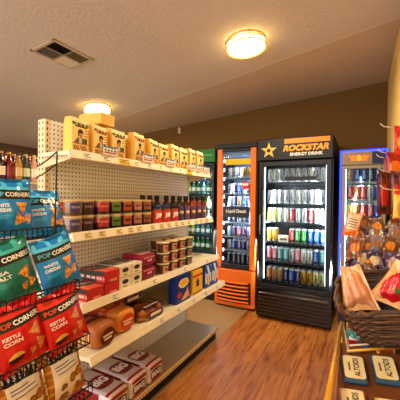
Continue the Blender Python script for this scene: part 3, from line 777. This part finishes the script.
# cans
def mk_can(c, c2, r=.0315, h=.155, star=True):
    def mk():
        def colf(a, j):
            if j == 0 or j >= 5: return (190, 192, 194)
            d = (a-.75+.5) % 1-.5
            if j == 2 and abs(d) < .085: return tuple(int(.6*q+.4*k) for q, k in zip(c2, c))
            if j == 3 and abs(d) < .04: return c2
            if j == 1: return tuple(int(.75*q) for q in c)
            return c
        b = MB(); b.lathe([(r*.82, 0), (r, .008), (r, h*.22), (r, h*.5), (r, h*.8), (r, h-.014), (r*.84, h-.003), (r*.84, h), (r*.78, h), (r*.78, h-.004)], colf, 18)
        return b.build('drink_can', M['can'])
    return mk
PAL = {'white': ((226, 226, 222), (90, 96, 100)), 'silver': ((196, 200, 206), (60, 62, 70)), 'gold': ((206, 160, 50), (40, 34, 24)), 'yellow': ((232, 206, 60), (50, 46, 30)), 'lime': ((190, 206, 90), (60, 80, 40)),
       'red': ((186, 26, 40), (240, 220, 200)), 'green': ((44, 150, 60), (220, 236, 200)), 'blue': ((36, 92, 176), (206, 220, 240)), 'navy': ((30, 40, 96), (190, 200, 230)), 'pink': ((214, 130, 140), (240, 230, 230)),
       'teal': ((96, 170, 168), (226, 236, 236)), 'orange': ((222, 130, 50), (240, 226, 200)), 'tan': ((206, 170, 120), (150, 60, 40)), 'black': ((30, 30, 34), (200, 200, 206)), 'purple': ((110, 60, 140), (230, 220, 240)), 'paleyellow': ((226, 222, 150), (60, 60, 50))}
PN = {'paleyellow': 'pale yellow'}
def can_row(cols, x0, x1, y, z, where, grp, r=.0315, h=.155, back=0):
    n = len(cols); pitch = (x1-x0)/n
    for i, c in enumerate(cols):
        if not c: continue
        x = x0+pitch*(i+.5)
        key = 'can_%s_%g_%g' % (c, r, h)
        rz = random.uniform(-.35, .35)
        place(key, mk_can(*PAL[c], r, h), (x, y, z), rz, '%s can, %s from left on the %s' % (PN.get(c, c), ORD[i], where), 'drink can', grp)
        if back:
            place(key, None, (x, y+2*r+.004, z), rz, '%s can directly behind the %s one on the %s' % (PN.get(c, c), ORD[i], where), 'drink can', grp+', back')

# --- black star cooler
RX0, RX1, RY = -1.052, -.268, 3.363
rz_ = [1.534, 1.294, 1.088, .859, .642, .413]
t, w, d = cooler('drinks_cooler', 'tall black drinks cooler with a gold star header sign', RX0, RX1, RY, 2.0, (13, 12, 12), rz_, (.38, 1.74), 0, .40)
door(t, .015, w-.015, .345, 1.755, .048, (13, 12, 13), 'left')
b = MB(); b.box(0, w, -.03, .06, 1.765, 2.0, (14, 14, 17), .006)
b.box(.30, w-.03, -.034, -.029, 1.935, 1.985, (226, 150, 30))
# star
cx_, cz_ = .130, 1.872
pts = []
for i in range(10):
    r_ = .092 if i % 2 == 0 else .036; a = PI/2+i*PI/5; pts.append((cx_+r_*math.cos(a), -.0315, cz_+r_*math.sin(a)))
b.add([(cx_, -.036, cz_)]+pts, [(0, 1+(i+1) % 10, 1+i)[::-1] for i in range(10)], (226, 188, 96))
b.lathe([(.0, 0)], K, 3) if False else None
b.add([(cx_+.022*math.cos(2*PI*i/12), -.037, cz_+.022*math.sin(2*PI*i/12)) for i in range(12)], [tuple(range(12))], (60, 44, 20))
b.text('ROCKSTAR', lambda s, tt: (.285+.46*s, -.0325, 1.852+.066*tt), (244, 170, 36), .05, .25)
b.text('ENERGY DRINK', lambda s, tt: (.36+.33*s, -.0325, 1.802+.034*tt), (226, 224, 220), .04)
o = b.build('header_sign', M['plastic'], t); o['label'] = 'black header sign with gold star and gold lettering'
b = MB(); b.box(.0, w, .0, .06, .03, .34, (12, 11, 11), .004)
for i in range(7):
    b.T = Matrix.Translation((0, -.008, .065+i*.038)) @ Matrix.Rotation(R(28), 4, 'X'); b.box(.03, w-.03, -.012, .012, -.004, .004, (74, 60, 50))
b.T = None; b.build('grille', M['gloss'], t)
led(t, .068, .058, .44, 1.70, M['led']); led(t, w-.068, .058, .44, 1.70, M['led'])
b = MB(); b.box(.30, .62, .012, .0175, 1.545, 1.585, (20, 20, 24)); b.build('door_sticker', M['plastic'], t)
Yc = RY+.135
G = 'cans in the black star cooler'
rowsR = [['white', 'white', 'silver', 'silver', 'silver', 'white', 'silver', 'white', 'silver', 'white'], ['silver']*5+['white', 'silver', 'silver', 'white', 'silver'],
         ['yellow', 'lime', 'white', 'white', 'red', 'white', 'silver', 'red', 'white', 'white'], ['gold', 'gold', None, None, 'red', 'green', 'green', 'blue', 'blue', 'blue'],
         ['pink', 'pink', 'teal', 'teal', 'silver', 'pink', 'white', 'white', 'blue', 'teal'], ['orange', 'tan', 'tan', 'navy', 'blue', 'navy', 'gold', 'gold', 'paleyellow', 'paleyellow']]
nm = ['top shelf of the black cooler', 'second shelf of the black cooler', 'third shelf of the black cooler', 'fourth shelf of the black cooler', 'fifth shelf of the black cooler', 'bottom shelf of the black cooler']
for k, z in enumerate(rz_): can_row(rowsR[k], RX0+.075, RX1-.075, Yc, z, nm[k], G, .0295 if k != 5 else .0295, .152 if k not in (1,) else .15, back=1)
b = MB(); b.box(-.055, .055, 0, .06, 0, .075, (206, 196, 176), .002); b.box(-.04, .04, -.0012, 0, .02, .045, (120, 70, 60))
o = b.build('price_carton', M['paper']); o.location = (RX0+.085+.614*.3, Yc-.03, .859); tag(o, 'small pale carton between gold and red cans in the black cooler', 'carton')
for sx, rot in ((RX0+.085, (0, R(-78), R(34))), (RX1-.085, (0, R(78), R(-34)))):
    arealight((sx, RY+.065, 1.07), rot, 1.25, .03, 22, (.93, .98, 1), 'cooler_led')

# --- orange cooler
OX0, OX1, OY = -1.642, -1.115, 3.523
oz = [1.611, 1.41, 1.247, 1.045, .868, .70, .505]
t, w, d = cooler('drinks_cooler', 'narrow drinks cooler with orange side frames and orange grille', OX0, OX1, OY, 2.0, (30, 26, 26), oz, (.5, 1.93), 0, .50, (150, 164, 190))
dr = door(t, .012, w-.012, .482, 1.955, .066, (234, 128, 44), None, None, .03, (24, 24, 28))
b = MB(); b.box(0, w, -.004, .06, 1.962, 2.02, (22, 20, 22), .004); b.build('top_cap', M['steel'], t)
b = MB(); b.box(.09, w-.09, .012, .017, 1.108, 1.243, (42, 48, 66)); b.text('Liquid Death', lambda s, tt: (.135+.26*s, .0105, 1.155+.052*tt), W, .02)
o = b.build('door_sign', M['plastic'], dr); o['label'] = 'dark sign across the door with white lettering'
b = MB(); b.grid(20, 6, lambda u, v: (.09+(w-.18)*u, .075, 1.765+.075*v), lambda u, v: (250, 170, 20) if int(u*20+v*5) % 4 else (255, 226, 120)); b.build('header_strip', M['sign'], t)
def ogr(u, v): 
    return ((u)*w, -.012-.075*math.sin(PI*u)**.6*(.35+.65*math.sin(PI*min(1, v*1.0+.0)*.5)), .03+.44*v)
b = MB()
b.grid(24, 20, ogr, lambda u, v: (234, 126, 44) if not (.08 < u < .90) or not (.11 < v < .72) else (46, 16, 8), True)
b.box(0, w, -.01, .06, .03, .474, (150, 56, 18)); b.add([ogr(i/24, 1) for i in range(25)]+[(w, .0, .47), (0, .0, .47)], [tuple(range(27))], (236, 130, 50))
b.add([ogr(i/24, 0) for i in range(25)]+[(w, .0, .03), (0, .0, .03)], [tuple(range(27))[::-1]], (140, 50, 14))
for i in range(6):
    z = .098+i*.046
    b.tube([tuple(Vector(ogr(.09+.78*k/12, (z-.03)/.44))-Vector((0, .006, 0))) for k in range(13)], .0125, (238, 130, 46), 8)
b.build('grille', M['plastic'], t)
b = MB()
for i in range(12): b.box(.080, .092, .048, .054, .56+i*.112, .60+i*.112, W)
b.build('light_strip', M['led'], t)
arealight((OX0+.105, OY+.07, 1.2), (0, R(-75), R(20)), 1.3, .03, 14, (.74, .87, 1), 'cooler_led')
arealight((OX1-.10, OY+.07, 1.2), (0, R(75), R(-20)), 1.3, .03, 8, (.7, .84, 1), 'cooler_led')
G = 'cans in the orange framed cooler'
rowsO = [['white', 'silver', 'silver', 'gold', 'yellow'], ['silver', 'purple', 'blue', 'silver', 'red'], ['silver', 'navy', 'tan', 'blue', 'purple'], ['navy', 'black', 'silver', 'black', 'navy'],
         ['silver', 'navy', 'pink', 'purple', 'silver'], ['silver', 'blue', 'purple', 'navy', 'silver'], ['black', 'navy', 'black', 'black', 'navy']]
for k, z in enumerate(oz): can_row(rowsO[k], OX0+.11, OX1-.095, OY+.12, z, ['top', 'second', 'third', 'fourth', 'fifth', 'sixth', 'bottom'][k]+' shelf of the orange cooler', G, .0275, .12 if k != 6 else .15)
b = MB(); b.add([(.0, 0, -.05)]+[(.055*math.cos(a), 0, .055*math.sin(a)) for a in [R(-30+240*i/14) for i in range(15)]], [tuple(range(16))], (206, 30, 36)); b.box(-.035, .035, -.001, .001, .0, .03, (226, 226, 230))
o = b.build('door_sticker', M['gloss'], t); o.location = (w-.145, .0155, 1.50); o['label'] = 'small red and white sticker on the glass'
# --- green header cooler
GX0, GX1, GYc = -2.38, -1.70, 3.60
gz = [1.60, 1.409, 1.21, 1.023, .85, .65]
t, w, d = cooler('drinks_cooler', 'drinks cooler with a green header partly behind the shelving', GX0, GX1, GYc, 1.985, (24, 26, 24), gz, (.5, 1.8), 0, .42, (60, 90, 86))
door(t, .012, w-.012, .36, 1.80, .03, (26, 28, 26), 'left')
b = MB(); b.box(0, w, -.01, .06, 1.815, 1.985, (26, 120, 50), .004); b.box(.04, w-.04, -.0115, -.009, 1.90, 1.915, (90, 180, 90)); o = b.build('header_sign', M['plastic'], t); o['label'] = 'plain green header panel'
b = MB(); b.box(0, w, 0, .05, .03, .35, (20, 20, 20), .004)
for i in range(6): b.box(.03, w-.03, -.006, .002, .07+i*.045, .085+i*.045, (40, 40, 40))
b.build('grille', M['gloss'], t)
led(t, w-.05, .06, .45, 1.76, M['led'])
arealight((GX1-.05, GYc+.07, 1.1), (0, R(75), R(-20)), 1.3, .03, 10, (.8, 1, .95), 'cooler_led')
def mk_bot(c, lb, cap, nm='drink_bottle', r=.03, h=.155):
    def mk():
        t = bpy.data.objects.new(nm, None); C.objects.link(t)
        b = MB(); b.lathe([(r*.85, 0), (r, .008), (r, h*.2), (r, h*.5), (r, h*.62), (r*.6, h*.76), (r*.38, h*.84), (r*.38, h*.95)], lambda a, j: lb if j == 2 and abs((a-.75+.5) % 1-.5) < .3 else c, 18); b.build('bottle', M['bottle'], t)
        b = MB(); b.lathe([(r*.42, h*.93), (r*.44, h*.94), (r*.44, h), (r*.38, h+.001)], cap, 14); b.build('cap', M['plastic'], t)
        return t
    return mk
BV = [((40, 120, 60), (230, 240, 220), (220, 226, 220), 'green'), ((60, 130, 150), (226, 236, 240), (40, 80, 160), 'blue green'), ((150, 190, 90), (250, 240, 220), (200, 60, 40), 'lime'), ((200, 90, 60), (240, 220, 190), (240, 240, 240), 'orange'), ((120, 150, 140), (240, 240, 236), (230, 230, 230), 'pale')]
for k, z in enumerate(gz):
    for i in range(8):
        v = (i*3+k*2+ (i*i) % 3) % 5 if k != 1 else (0, 1, 2, 4, 0, 1)[i % 6]
        if k == 5: v = 0
        place('bot%d' % v, mk_bot(*BV[v][:3]), (GX0+.085+i*.075, GYc+.11, z), random.uniform(-.3, .3), '%s drink bottle, %s from left on the %s shelf of the green header cooler' % (BV[v][3], ORD[i], ORD[k]), 'drink bottle', 'bottles in the green header cooler')
# --- blue cooler
BX0, BX1, BY = -.203, .203, 3.363
bz = [1.522, 1.34, 1.158, .96, .76]
t, w, d = cooler('drinks_cooler', 'small drinks cooler edged in glowing blue light by the right wall', BX0, BX1, BY, 1.83, (20, 30, 90), bz, (.4, 1.66), 0, .60, (214, 218, 226))
dr = door(t, .012, w-.012, .50, 1.68, .032, (150, 140, 122), None)
b = MB(); b.box(.010, w-.010, -.006, .05, 1.685, 1.812, (150, 132, 108), .003); b.box(w-.13, w-.014, -.0075, -.005, 1.69, 1.807, (24, 28, 96))  # tan grey reflection painted into the panel colour
# twin bulls and sun
def bull(sg):
    cx = .165; o_ = [(-.008, -.016), (-.05, -.018), (-.046, -.002), (-.058, .006), (-.066, .022), (-.05, .016), (-.03, .022), (-.006, .010)]
    return [(cx+sg*p[0]*1.35-sg*.006, -.0085, 1.748+p[1]*1.5) for p in o_]
b.add([(.165+.028*math.cos(2*PI*i/16), -.0078, 1.75+.028*math.sin(2*PI*i/16)) for i in range(16)], [tuple(range(16))], (250, 206, 40))
for sg in (1, -1): p = bull(sg); b.add(p if sg > 0 else p[::-1], [tuple(range(8))], (240, 150, 30))
o = b.build('header_sign', M['plastic'], t); o['label'] = 'header with a painted grey reflection and an orange and yellow twin bull emblem'
for a in ((.0, .014, .4, 1.83), (w-.014, w, 1.66, 1.83)):
    b = MB(); b.box(a[0]-.004, a[1]-.004 if a[0] == 0 else a[1], -.012, -.001, a[2], a[3], W); b.build('blue_light_tube', M['ledblue'], t)
b = MB(); b.box(.012, w-.014, -.012, -.001, 1.814, 1.83, W); b.build('blue_light_tube', M['ledblue'], t)
b = MB(); b.box(0, w, 0, .05, .03, .49, (24, 28, 70), .004); b.build('lower_panel', M['gloss'], t)
led(t, .050, .056, .56, 1.65, M['led'])
b = MB(); b.box(.255, .262, .012, .017, .55, 1.66, (150, 200, 210)); b.build('door_sticker', M['plastic'], t)
arealight((BX0+.06, BY+.07, 1.1), (0, R(-75), R(20)), 1.1, .03, 20, (.9, .95, 1), 'cooler_led')
G = 'cans in the blue lit cooler'
rowsB = [['tan', 'blue', 'blue', 'navy', 'blue'], ['red', 'orange', 'red', 'silver', 'blue'], ['yellow', 'gold', 'red', 'red', 'blue'], ['silver', 'blue', 'silver', 'blue', 'silver'], ['blue']*5]
for k, z in enumerate(bz): can_row(rowsB[k], BX0+.055, BX1-.045, BY+.115, z, ['top', 'second', 'third', 'fourth', 'bottom'][k]+' shelf of the blue cooler', G, .029, .148)

# ------------------------------------------------------------------ far liquor shelving
lq = thing('store_shelving', 'low cream shelving unit behind, holding spirit bottles', 'shelf', (-3.5, 1.0, 0))
b = MB(); b.box(0, .02, 0, 2.4, 0, 1.60, (190, 170, 130)); b.build('back_panel', m_peg, lq)
for z in (1.49, 1.1, .7, .2):
    b = MB(); b.box(.02, .34, 0, 2.4, z-.02, z, (200, 180, 140)); b.build('shelf', M['beige'], lq)
LV = [((60, 24, 18), (226, 206, 180), (196, 140, 60), 'brown'), ((120, 20, 24), (150, 30, 40), (206, 140, 60), 'red'), ((170, 120, 50), (210, 180, 120), (60, 40, 30), 'amber'), ((40, 70, 50), (206, 206, 170), (180, 160, 120), 'green'), ((206, 150, 130), (236, 220, 200), (206, 170, 120), 'pink'), ((70, 40, 30), (220, 200, 160), (30, 24, 24), 'dark')]
seq = [5, 0, 1, 2, 3, 4, 2, 0, 5, 1, 3]
for i in range(11):
    v = seq[i]
    place('liq%d' % v, mk_bot(*LV[v][:3], 'spirit_bottle', .042, .30), (-3.25+.01*(i % 2), 1.70+i*.088, 1.49), R(60), '%s spirit bottle, %s from left along the far shelf' % (LV[v][3], ORD[i]), 'spirit bottle', 'spirit bottles on the far shelf')
for i in range(10):
    v = seq[(i+4) % 11]
    place('liq%d' % v, None, (-3.37, 1.72+i*.09, 1.49), R(60), '%s spirit bottle in the back row, %s from left on the far shelf' % (LV[v][3], ORD[i]), 'spirit bottle', 'spirit bottles on the far shelf')

# ------------------------------------------------------------------ right display stand
GC = (214, 160, 62)
st = thing('display_stand', 'gold painted display stand along the right wall holding baskets', 'display stand', (-.06, .62, 0))
sp = lambda x, y, z: (x+.06, y-.62, z)
def bar(name, pts, r, col=GC, m='brass'):
    b = MB(); b.tube([sp(*p) for p in pts], r, col, 8); return b.build(name, M[m], st)
bar('rail', [(-.062, .62, .905), (-.060, 1.19, .905)], .007)
bar('rail', [(-.062, .62, .875), (-.060, 1.19, .875)], .003)
for y in (1.185, 1.74): bar('post', [(-.058, y, 0), (-.058, y, .91 if y < 1.5 else 1.05)], .008)
bar('post', [(-.062, .64, 0), (-.062, .64, .91)], .008)
for y in (1.185, 1.74, .64): bar('post', [(.215, y, 0), (.215, y, .91)], .008)
bar('crossbar', [(-.035, .975, .905), (.20, 1.13, .915)], .0045); bar('strut', [(-.055, 1.18, .905), (-.030, .98, .905)], .004, (190, 170, 140))
bar('crossbar', [(-.03, .99, .916), (.20, 1.145, .925)], .003, (186, 170, 150)); bar('hook', [(.045, 1.026, .905), (.045, 1.02, .888)], .006)
i = 0; y = .66
while y < 1.18:
    bar('rail_peg', [(-.066, y, .872), (-.066, y, .908)], .0035); y += .055
b = MB(); b.T = Matrix.Translation((0, 0, 0)); b.box(.006, .272, .03, 1.14, .755, .775, (128, 84, 44), .002); b.build('shelf', M['wood'], st)
b = MB(); b.box(.006, .272, .03, 1.14, .3, .32, (128, 84, 44), .002); b.build('shelf', M['wood'], st)
b = MB(); b.T = Matrix.Translation(sp(.090, 1.125, .937)) @ Euler((R(7), R(-13), R(3))).to_matrix().to_4x4(); b.box(-.08, .08, -.09, .09, -.008, 0, (84, 52, 28), .002); b.T = None; b.build('basket_cradle', M['wood'], st)
bar('cradle_arm', [(.215, 1.185, .91), (.12, 1.14, .937)], .006)
b = MB(); b.box(.012, .27, .68, 1.14, .90, .912, (110, 66, 34), .002); b.build('upper_shelf', M['wood'], st)
# slanted tray for mint tins
b = MB(); b.T = Matrix.Translation(sp(.088, .872, .840)) @ Matrix.Rotation(R(22), 4, 'X'); b.box(-.142, .125, -.16, .17, -.006, 0, (120, 72, 36)); b.T = None
b.box(.003, .272, .14, .42, .775, .80, (100, 60, 30)); b.build('slanted_tray', M['wood'], st)
def mk_mint(c):
    def mk():
        t = bpy.data.objects.new('mint_tin', None); C.objects.link(t)
        b = MB(); b.box(-.031, .031, -.048, .048, 0, .013, c, .004); b.build('tin_base', M['can'], t)
        b = MB(); b.box(-.0315, .0315, -.0485, .0485, .012, .020, c, .004)
        pts = []
        for cxs, cys, a0 in ((.018, .034, 0), (-.018, .034, 90), (-.018, -.034, 180), (.018, -.034, 270)):
            for k in range(5): a = R(a0+k*22.5); pts.append((cxs+.009*math.cos(a), cys+.009*math.sin(a), .0206))
        b.add(pts, [tuple(range(20))], (226, 206, 160))
        b.text('ALTOIDS', lambda s, tt: (.014-.016*tt, -.034+.068*s, .0212), (36, 40, 56), .02)
        b.grid(1, 1, lambda s, tt: (-.010-.005*tt, -.016+.032*s, .0212), (120, 110, 96))
        b.build('lid', M['can'], t)
        return t
    return mk
TM = Matrix.Translation((.088, .872, .840)) @ Matrix.Rotation(R(22), 4, 'X')
for i, (lx, ly, c, lb) in enumerate([(-.103, .072, (28, 84, 110), 'blue rimmed mint tin nearest the gold rail'), (-.030, .094, (28, 84, 110), 'blue rimmed mint tin, second from the gold rail'), (.043, .116, (28, 84, 110), 'blue rimmed mint tin at the right picture edge'),
                                      (-.101, -.035, (176, 110, 100), 'pink rimmed mint tin in the front row by the gold rail'), (-.022, -.035, (190, 160, 90), 'cream mint tin in the front row, right of the pink rimmed one')]):
    p = TM @ Vector((lx, ly, .0008)); o = place('mint%d' % c[0], mk_mint(c), tuple(p), (Matrix.Rotation(R(22), 4, 'X') @ Matrix.Rotation(R(9), 4, 'Z')).to_euler(), lb, 'mint tin', 'mint tins on the slanted tray'); o.scale = (.94, .84, 1)

# packets under the basket
def mk_pkt(c, c2):
    def mk():
        b = MB(); pillow(b, .055, .085, .010, lambda u, v: c2 if .35 < v < .7 and .15 < u < .85 else c, 12, 14, .0015, 2, .06, c); return b.build('sweet_packet', M['foil'])
    return mk
pk = [((30, 120, 160), W, 'blue'), ((206, 40, 40), (250, 220, 60), 'red'), ((40, 140, 130), (230, 230, 230), 'teal'), ((226, 110, 30), W, 'orange')]
k = 0
for i, (x, y) in enumerate([(-.028, 1.17), (.02, 1.165), (.07, 1.17), (-.025, 1.25), (.03, 1.25), (.085, 1.25)]):
    v = (i*3+1) % 4
    place('pk%d' % v, mk_pkt(*pk[v][:2]), (x, y, .775), (R(-14), 0, random.uniform(-.4, .3)), '%s sweet packet under the wicker basket, %s from left in the %s row' % (pk[v][2], ORD[i % 3], 'front' if i < 3 else 'back'), 'sweet packet', 'sweet packets under the basket')

# wicker baskets
def wicker(label, loc, rot, a, bb, h, rows=13, pw=3.2, bot=.72):
    t = thing('wicker_basket', label, 'basket', loc); t.rotation_euler = rot
    def ring(f, k, off=0):
        n = 96; sc = bot+(1-bot)*f**.7; out = []
        for i in range(n):
            an = 2*PI*i/n; c_, s_ = math.cos(an), math.sin(an)
            x = math.copysign(abs(c_)**(2/pw), c_)*a*sc; y = math.copysign(abs(s_)**(2/pw), s_)*bb*sc
            o_ = .0032*math.sin(an*24+k*PI)+off; L_ = math.hypot(x, y); out.append((x*(1+o_/L_), y*(1+o_/L_), h*f))
        return out
    b = MB()
    for k in range(rows): b.tube(ring((k+.4)/rows, k), h/rows*.50, ((92, 58, 30), (66, 40, 20), (112, 74, 38))[k % 3], 6, True)
    b.build('woven_side', M['wicker'], t)
    b = MB(); n = 96; r0 = ring(0, 0, 0); 
    b.add(r0+ring(.97, 0, 0), [(i, (i+1) % n, n+(i+1) % n, n+i) for i in range(n)]+[tuple(range(n))], (44, 26, 14)); b.build('lining', M['wicker'], t)
    for s in range(2):
        b = MB(); r1 = ring(1, 0); b.tube([(p[0]+.004*math.cos(i*.9+s*PI), p[1], p[2]+.003+.004*math.sin(i*.9+s*PI)) for i, p in enumerate(r1)], .006, (110, 72, 38) if s else (80, 50, 26), 6, True); b.build('braided_rim', M['wicker'], t)
    return t
wicker('dark wicker basket nearest the camera holding tan and red wrapped snacks', (.090, 1.125, .945), (R(7), R(-13), R(3)), .138, .165, .120, 14, 4.5, .62)
wicker('dark wicker basket piled with clear wrapped snacks behind the near basket', (.083, 1.50, .916), (R(2), R(-2), R(3)), .136, .17, .135, 14, 3.0, .8)
def mk_wrap(c, c2, c3, seed, w, h, flare=0, nm='snack_bag', film=False):
    def mk():
        rs = random.Random(seed); k1, k2 = rs.uniform(0, 6), rs.uniform(0, 6)
        def colf(u, v):
            if flare < -.5:
                if ((u-.52)/.44)**2+((v-.42)/.40)**2 < 1: return (60, 120, 60) if c2[1] < 100 and ((u-.5)/.12)**2+((v-.35)/.06)**2 < 1 else c2
                return c
            if v > .9 or v < .07: return c3
            if ((u-.5)/.3)**2+((v-.5)/.22)**2 < 1: return c2
            return c if math.sin(u*9+k1)+math.sin(v*8+k2) < .9 else c3
        b = MB(); pillow(b, w, h, w*.17, colf, 28, 34, w*.075, seed, .07, c, flare)
        return b.build(nm, M['foil'])
    return mk
def wr(key, mk, loc, rot, label, grp=None, cat='snack bag'):
    e = (Matrix.Rotation(R(rot[2]), 4, 'Z') @ Matrix.Rotation(R(rot[0]), 4, 'X') @ Matrix.Rotation(R(rot[1]), 4, 'Y')).to_euler()
    return place(key, mk, loc, e, label, cat, grp)
wr('w_tan', mk_wrap((224, 176, 128), (214, 150, 110), (226, 190, 150), 2, .085, .15, -.55), (.002, 1.095, .985), (-24, -12, 8), 'crumpled tan snack bag standing in the near wicker basket')
wr('w_red', mk_wrap((232, 184, 130), (206, 36, 36), (236, 200, 150), 6, .115, .15, -.62), (.085, 1.115, 1.005), (-20, 18, -6), 'tan snack bag with a red patch in the near wicker basket')
wr('w_tan', None, (-.0, 1.03, .945), (10, 60, 20), 'crumpled tan snack bag lying low behind the near basket rim') if False else None
V = [((96, 70, 104), (206, 176, 130), (206, 190, 196), 'purple'), ((130, 86, 56), (226, 146, 34), (210, 192, 186), 'brown with a yellow label'), ((150, 132, 140), (166, 122, 88), (222, 212, 216), 'clear lilac'), ((112, 70, 42), (160, 104, 60), (206, 180, 160), 'brown nut'), ((64, 44, 76), (206, 180, 140), (130, 110, 130), 'dark purple')]
lay = []
rs = random.Random(5)
for i in range(6): lay.append((-.02+i*.042, 1.42+rs.uniform(-.012, .012), 1.04+rs.uniform(-.01, .012), (0, 1, 4, 0, 4, 1)[i], -30+rs.uniform(-12, 12), rs.uniform(-32, 32), 'front'))
for i in range(7): lay.append((-.03+i*.038, 1.50+rs.uniform(-.012, .012), 1.095+rs.uniform(-.012, .012), (3, 1, 2, 1, 2, 3, 1)[i], -36+rs.uniform(-14, 14), rs.uniform(-36, 36), 'second'))
for i in range(7): lay.append((-.03+i*.038, 1.58+rs.uniform(-.012, .012), 1.145+rs.uniform(-.012, .012), (2, 3, 2, 0, 2, 3, 2)[i], -38+rs.uniform(-14, 14), rs.uniform(-40, 40), 'third'))
for i in range(6): lay.append((-.01+i*.04, 1.645, 1.175+rs.uniform(-.012, .012), (3, 2, 1, 3, 2, 1)[i], -24, rs.uniform(-40, 40), 'rear'))
cnt = {}
for x, y, z, v, lean, ro, nm_ in lay:
    cnt[nm_] = cnt.get(nm_, 0)+1
    wr('v%d' % v, mk_wrap(*V[v][:3], 10+v, .064, .105), (x, y, z), (lean, ro, ro*.7), '%s snack bag, rear basket, %s from left, %s row' % (V[v][3], ORD[cnt[nm_]-1], nm_), 'snack bags piled in the rear basket')
def mk_pop():
    def colf(u, v):
        if .3 < v < .75 and .12 < u < .88: return (40, 34, 34) if int(v*26) % 3 == 0 and .2 < u < .8 else (236, 206, 170)
        return (236, 130, 40) if v < .5 else (240, 200, 170)
    b = MB(); pillow(b, .06, .12, .012, colf, 22, 28, .003, 7, .06, (226, 120, 40)); return b.build('snack_bag', M['foil'])
wr('pop', mk_pop, (-.052, 1.50, 1.175), (-10, 14, 8), 'orange and cream labelled snack bag poking out left of the rear basket')
wr('pop2', mk_wrap((150, 92, 46), (214, 130, 40), (206, 208, 216), 17, .06, .10), (-.036, 1.44, 1.09), (-14, 10, 0), 'brown snack bag with orange patch below the cream labelled bag')

# hanging rack on the right wall
hr = thing('wall_hook_rack', 'metal hook rack on the gold wall holding hanging snacks', 'hook rack', (XR, 2.0, 1.5))
b = MB(); b.box(-.012, 0, -.34, .30, -.02, .0, (150, 140, 130)); b.box(-.012, 0, -.34, .30, .24, .26, (150, 140, 130)); b.build('rail', M['steel'], hr)
hk = [(1.76, 1.697), (1.98, 1.602), (2.2, 1.602), (1.84, 1.485), (2.06, 1.485), (1.70, 1.39)]
for y, z in hk:
    b = MB(); yy = y-2.0; zz = z-1.5
    b.tube([(-.004, yy, zz), (-.06, yy, zz), (-.12, yy, zz), (-.15, yy, zz+.008), (-.165, yy, zz+.024)], .003, (206, 190, 160)); b.build('hook', M['steel'], hr)
def mk_hang(c, c2, c3, w, h, seed):
    def mk():
        def colf(u, v):
            if v > .86: return c3
            if ((u-.5)/.36)**2+((v-.45)/.26)**2 < 1: return c2
            return c if v > .2 else c3
        b = MB(); pillow(b, w, h, w*.13, colf, 20, 26, .003, seed, .06, c)
        b.v = [v-Vector((0, 0, h*.955)) for v in b.v]; return b.build('hanging_snack_bag', M['foil'])
    return mk
place('h1', mk_hang((206, 30, 30), (246, 186, 40), (226, 60, 40), .085, .15, 3), (.168, 1.755, 1.695), R(18), 'red and yellow snack bag hanging nearest on the upper hooks', 'snack bag', 'bags hanging on the right wall')
place('h2', mk_hang((170, 40, 26), (236, 130, 40), (150, 26, 26), .085, .16, 5), (.150, 1.975, 1.60), R(14), 'orange and red snack bag hanging second on the upper hooks', 'snack bag', 'bags hanging on the right wall')
place('h2', None, (.150, 2.195, 1.60), R(14), 'orange and red snack bag hanging farthest on the upper hooks', 'snack bag', 'bags hanging on the right wall')
place('h3', mk_hang((120, 18, 22), (196, 30, 32), (60, 16, 18), .055, .23, 7), (.095, 1.835, 1.483), R(24), 'long dark red stick snack bag on the lower hooks, front one', 'snack bag', 'long bags hanging on the right wall')
place('h3', None, (.095, 2.055, 1.483), R(24), 'long dark red stick snack bag on the lower hooks, back one', 'snack bag', 'long bags hanging on the right wall')
place('h3', None, (.15, 1.84, 1.483), R(4), 'long dark red stick snack bag on the front lower hook, closer to the wall', 'snack bag', 'long bags hanging on the right wall')
place('h4', mk_hang((236, 186, 40), (206, 150, 30), (200, 60, 40), .09, .17, 8), (.165, 1.695, 1.388), R(12), 'yellow snack bag on the nearest lower hook', 'snack bag', 'bags hanging on the right wall')

# ------------------------------------------------------------------ lights, world, camera
wd = bpy.data.worlds.new('World'); scene.world = wd; wd.use_nodes = True
bg = wd.node_tree.nodes['Background']; bg.inputs[0].default_value = (1.0, .96, .93, 1); bg.inputs[1].default_value = 1.15
# added soft fill at the open front behind the camera, plus unseen ceiling lights
arealight((-2.2, -2.0, 1.5), (R(90), 0, 0), 5.5, 2.2, 110, (1, .97, .93), 'front_fill')
for x, y in ((-.9, -.3), (-2.9, .2)):
    l = bpy.data.lights.new('lamp_glow', 'AREA'); l.shape = 'DISK'; l.size = .28; l.energy = 27; l.color = (1, .86, .64)
    lo = bpy.data.objects.new('lamp_glow', l); C.objects.link(lo); lo.location = (x, y, cz(x)-.10)

cam = bpy.data.cameras.new('Camera'); cam.sensor_width = 36; cam.sensor_height = 36; cam.sensor_fit = 'HORIZONTAL'; cam.lens = 36*306.2/400; cam.clip_start = .02
co = bpy.data.objects.new('Camera', cam); C.objects.link(co); scene.camera = co
yw, pt, rl = R(28.011), R(-.33), R(.72)
F = Vector((-math.sin(yw)*math.cos(pt), math.cos(yw)*math.cos(pt), math.sin(pt)))
Rt = Vector((math.cos(yw), math.sin(yw), 0)); U = Rt.cross(F)
R2 = Rt*math.cos(rl)+U*math.sin(rl); U2 = -Rt*math.sin(rl)+U*math.cos(rl)
co.matrix_world = Matrix(((R2.x, U2.x, -F.x, 0), (R2.y, U2.y, -F.y, 0), (R2.z, U2.z, -F.z, 1.339), (0, 0, 0, 1)))
scene.view_settings.view_transform = 'Standard'; scene.view_settings.look = 'None'
scene.view_settings.exposure = 0; scene.view_settings.gamma = 1; scene.view_settings.use_curve_mapping = False
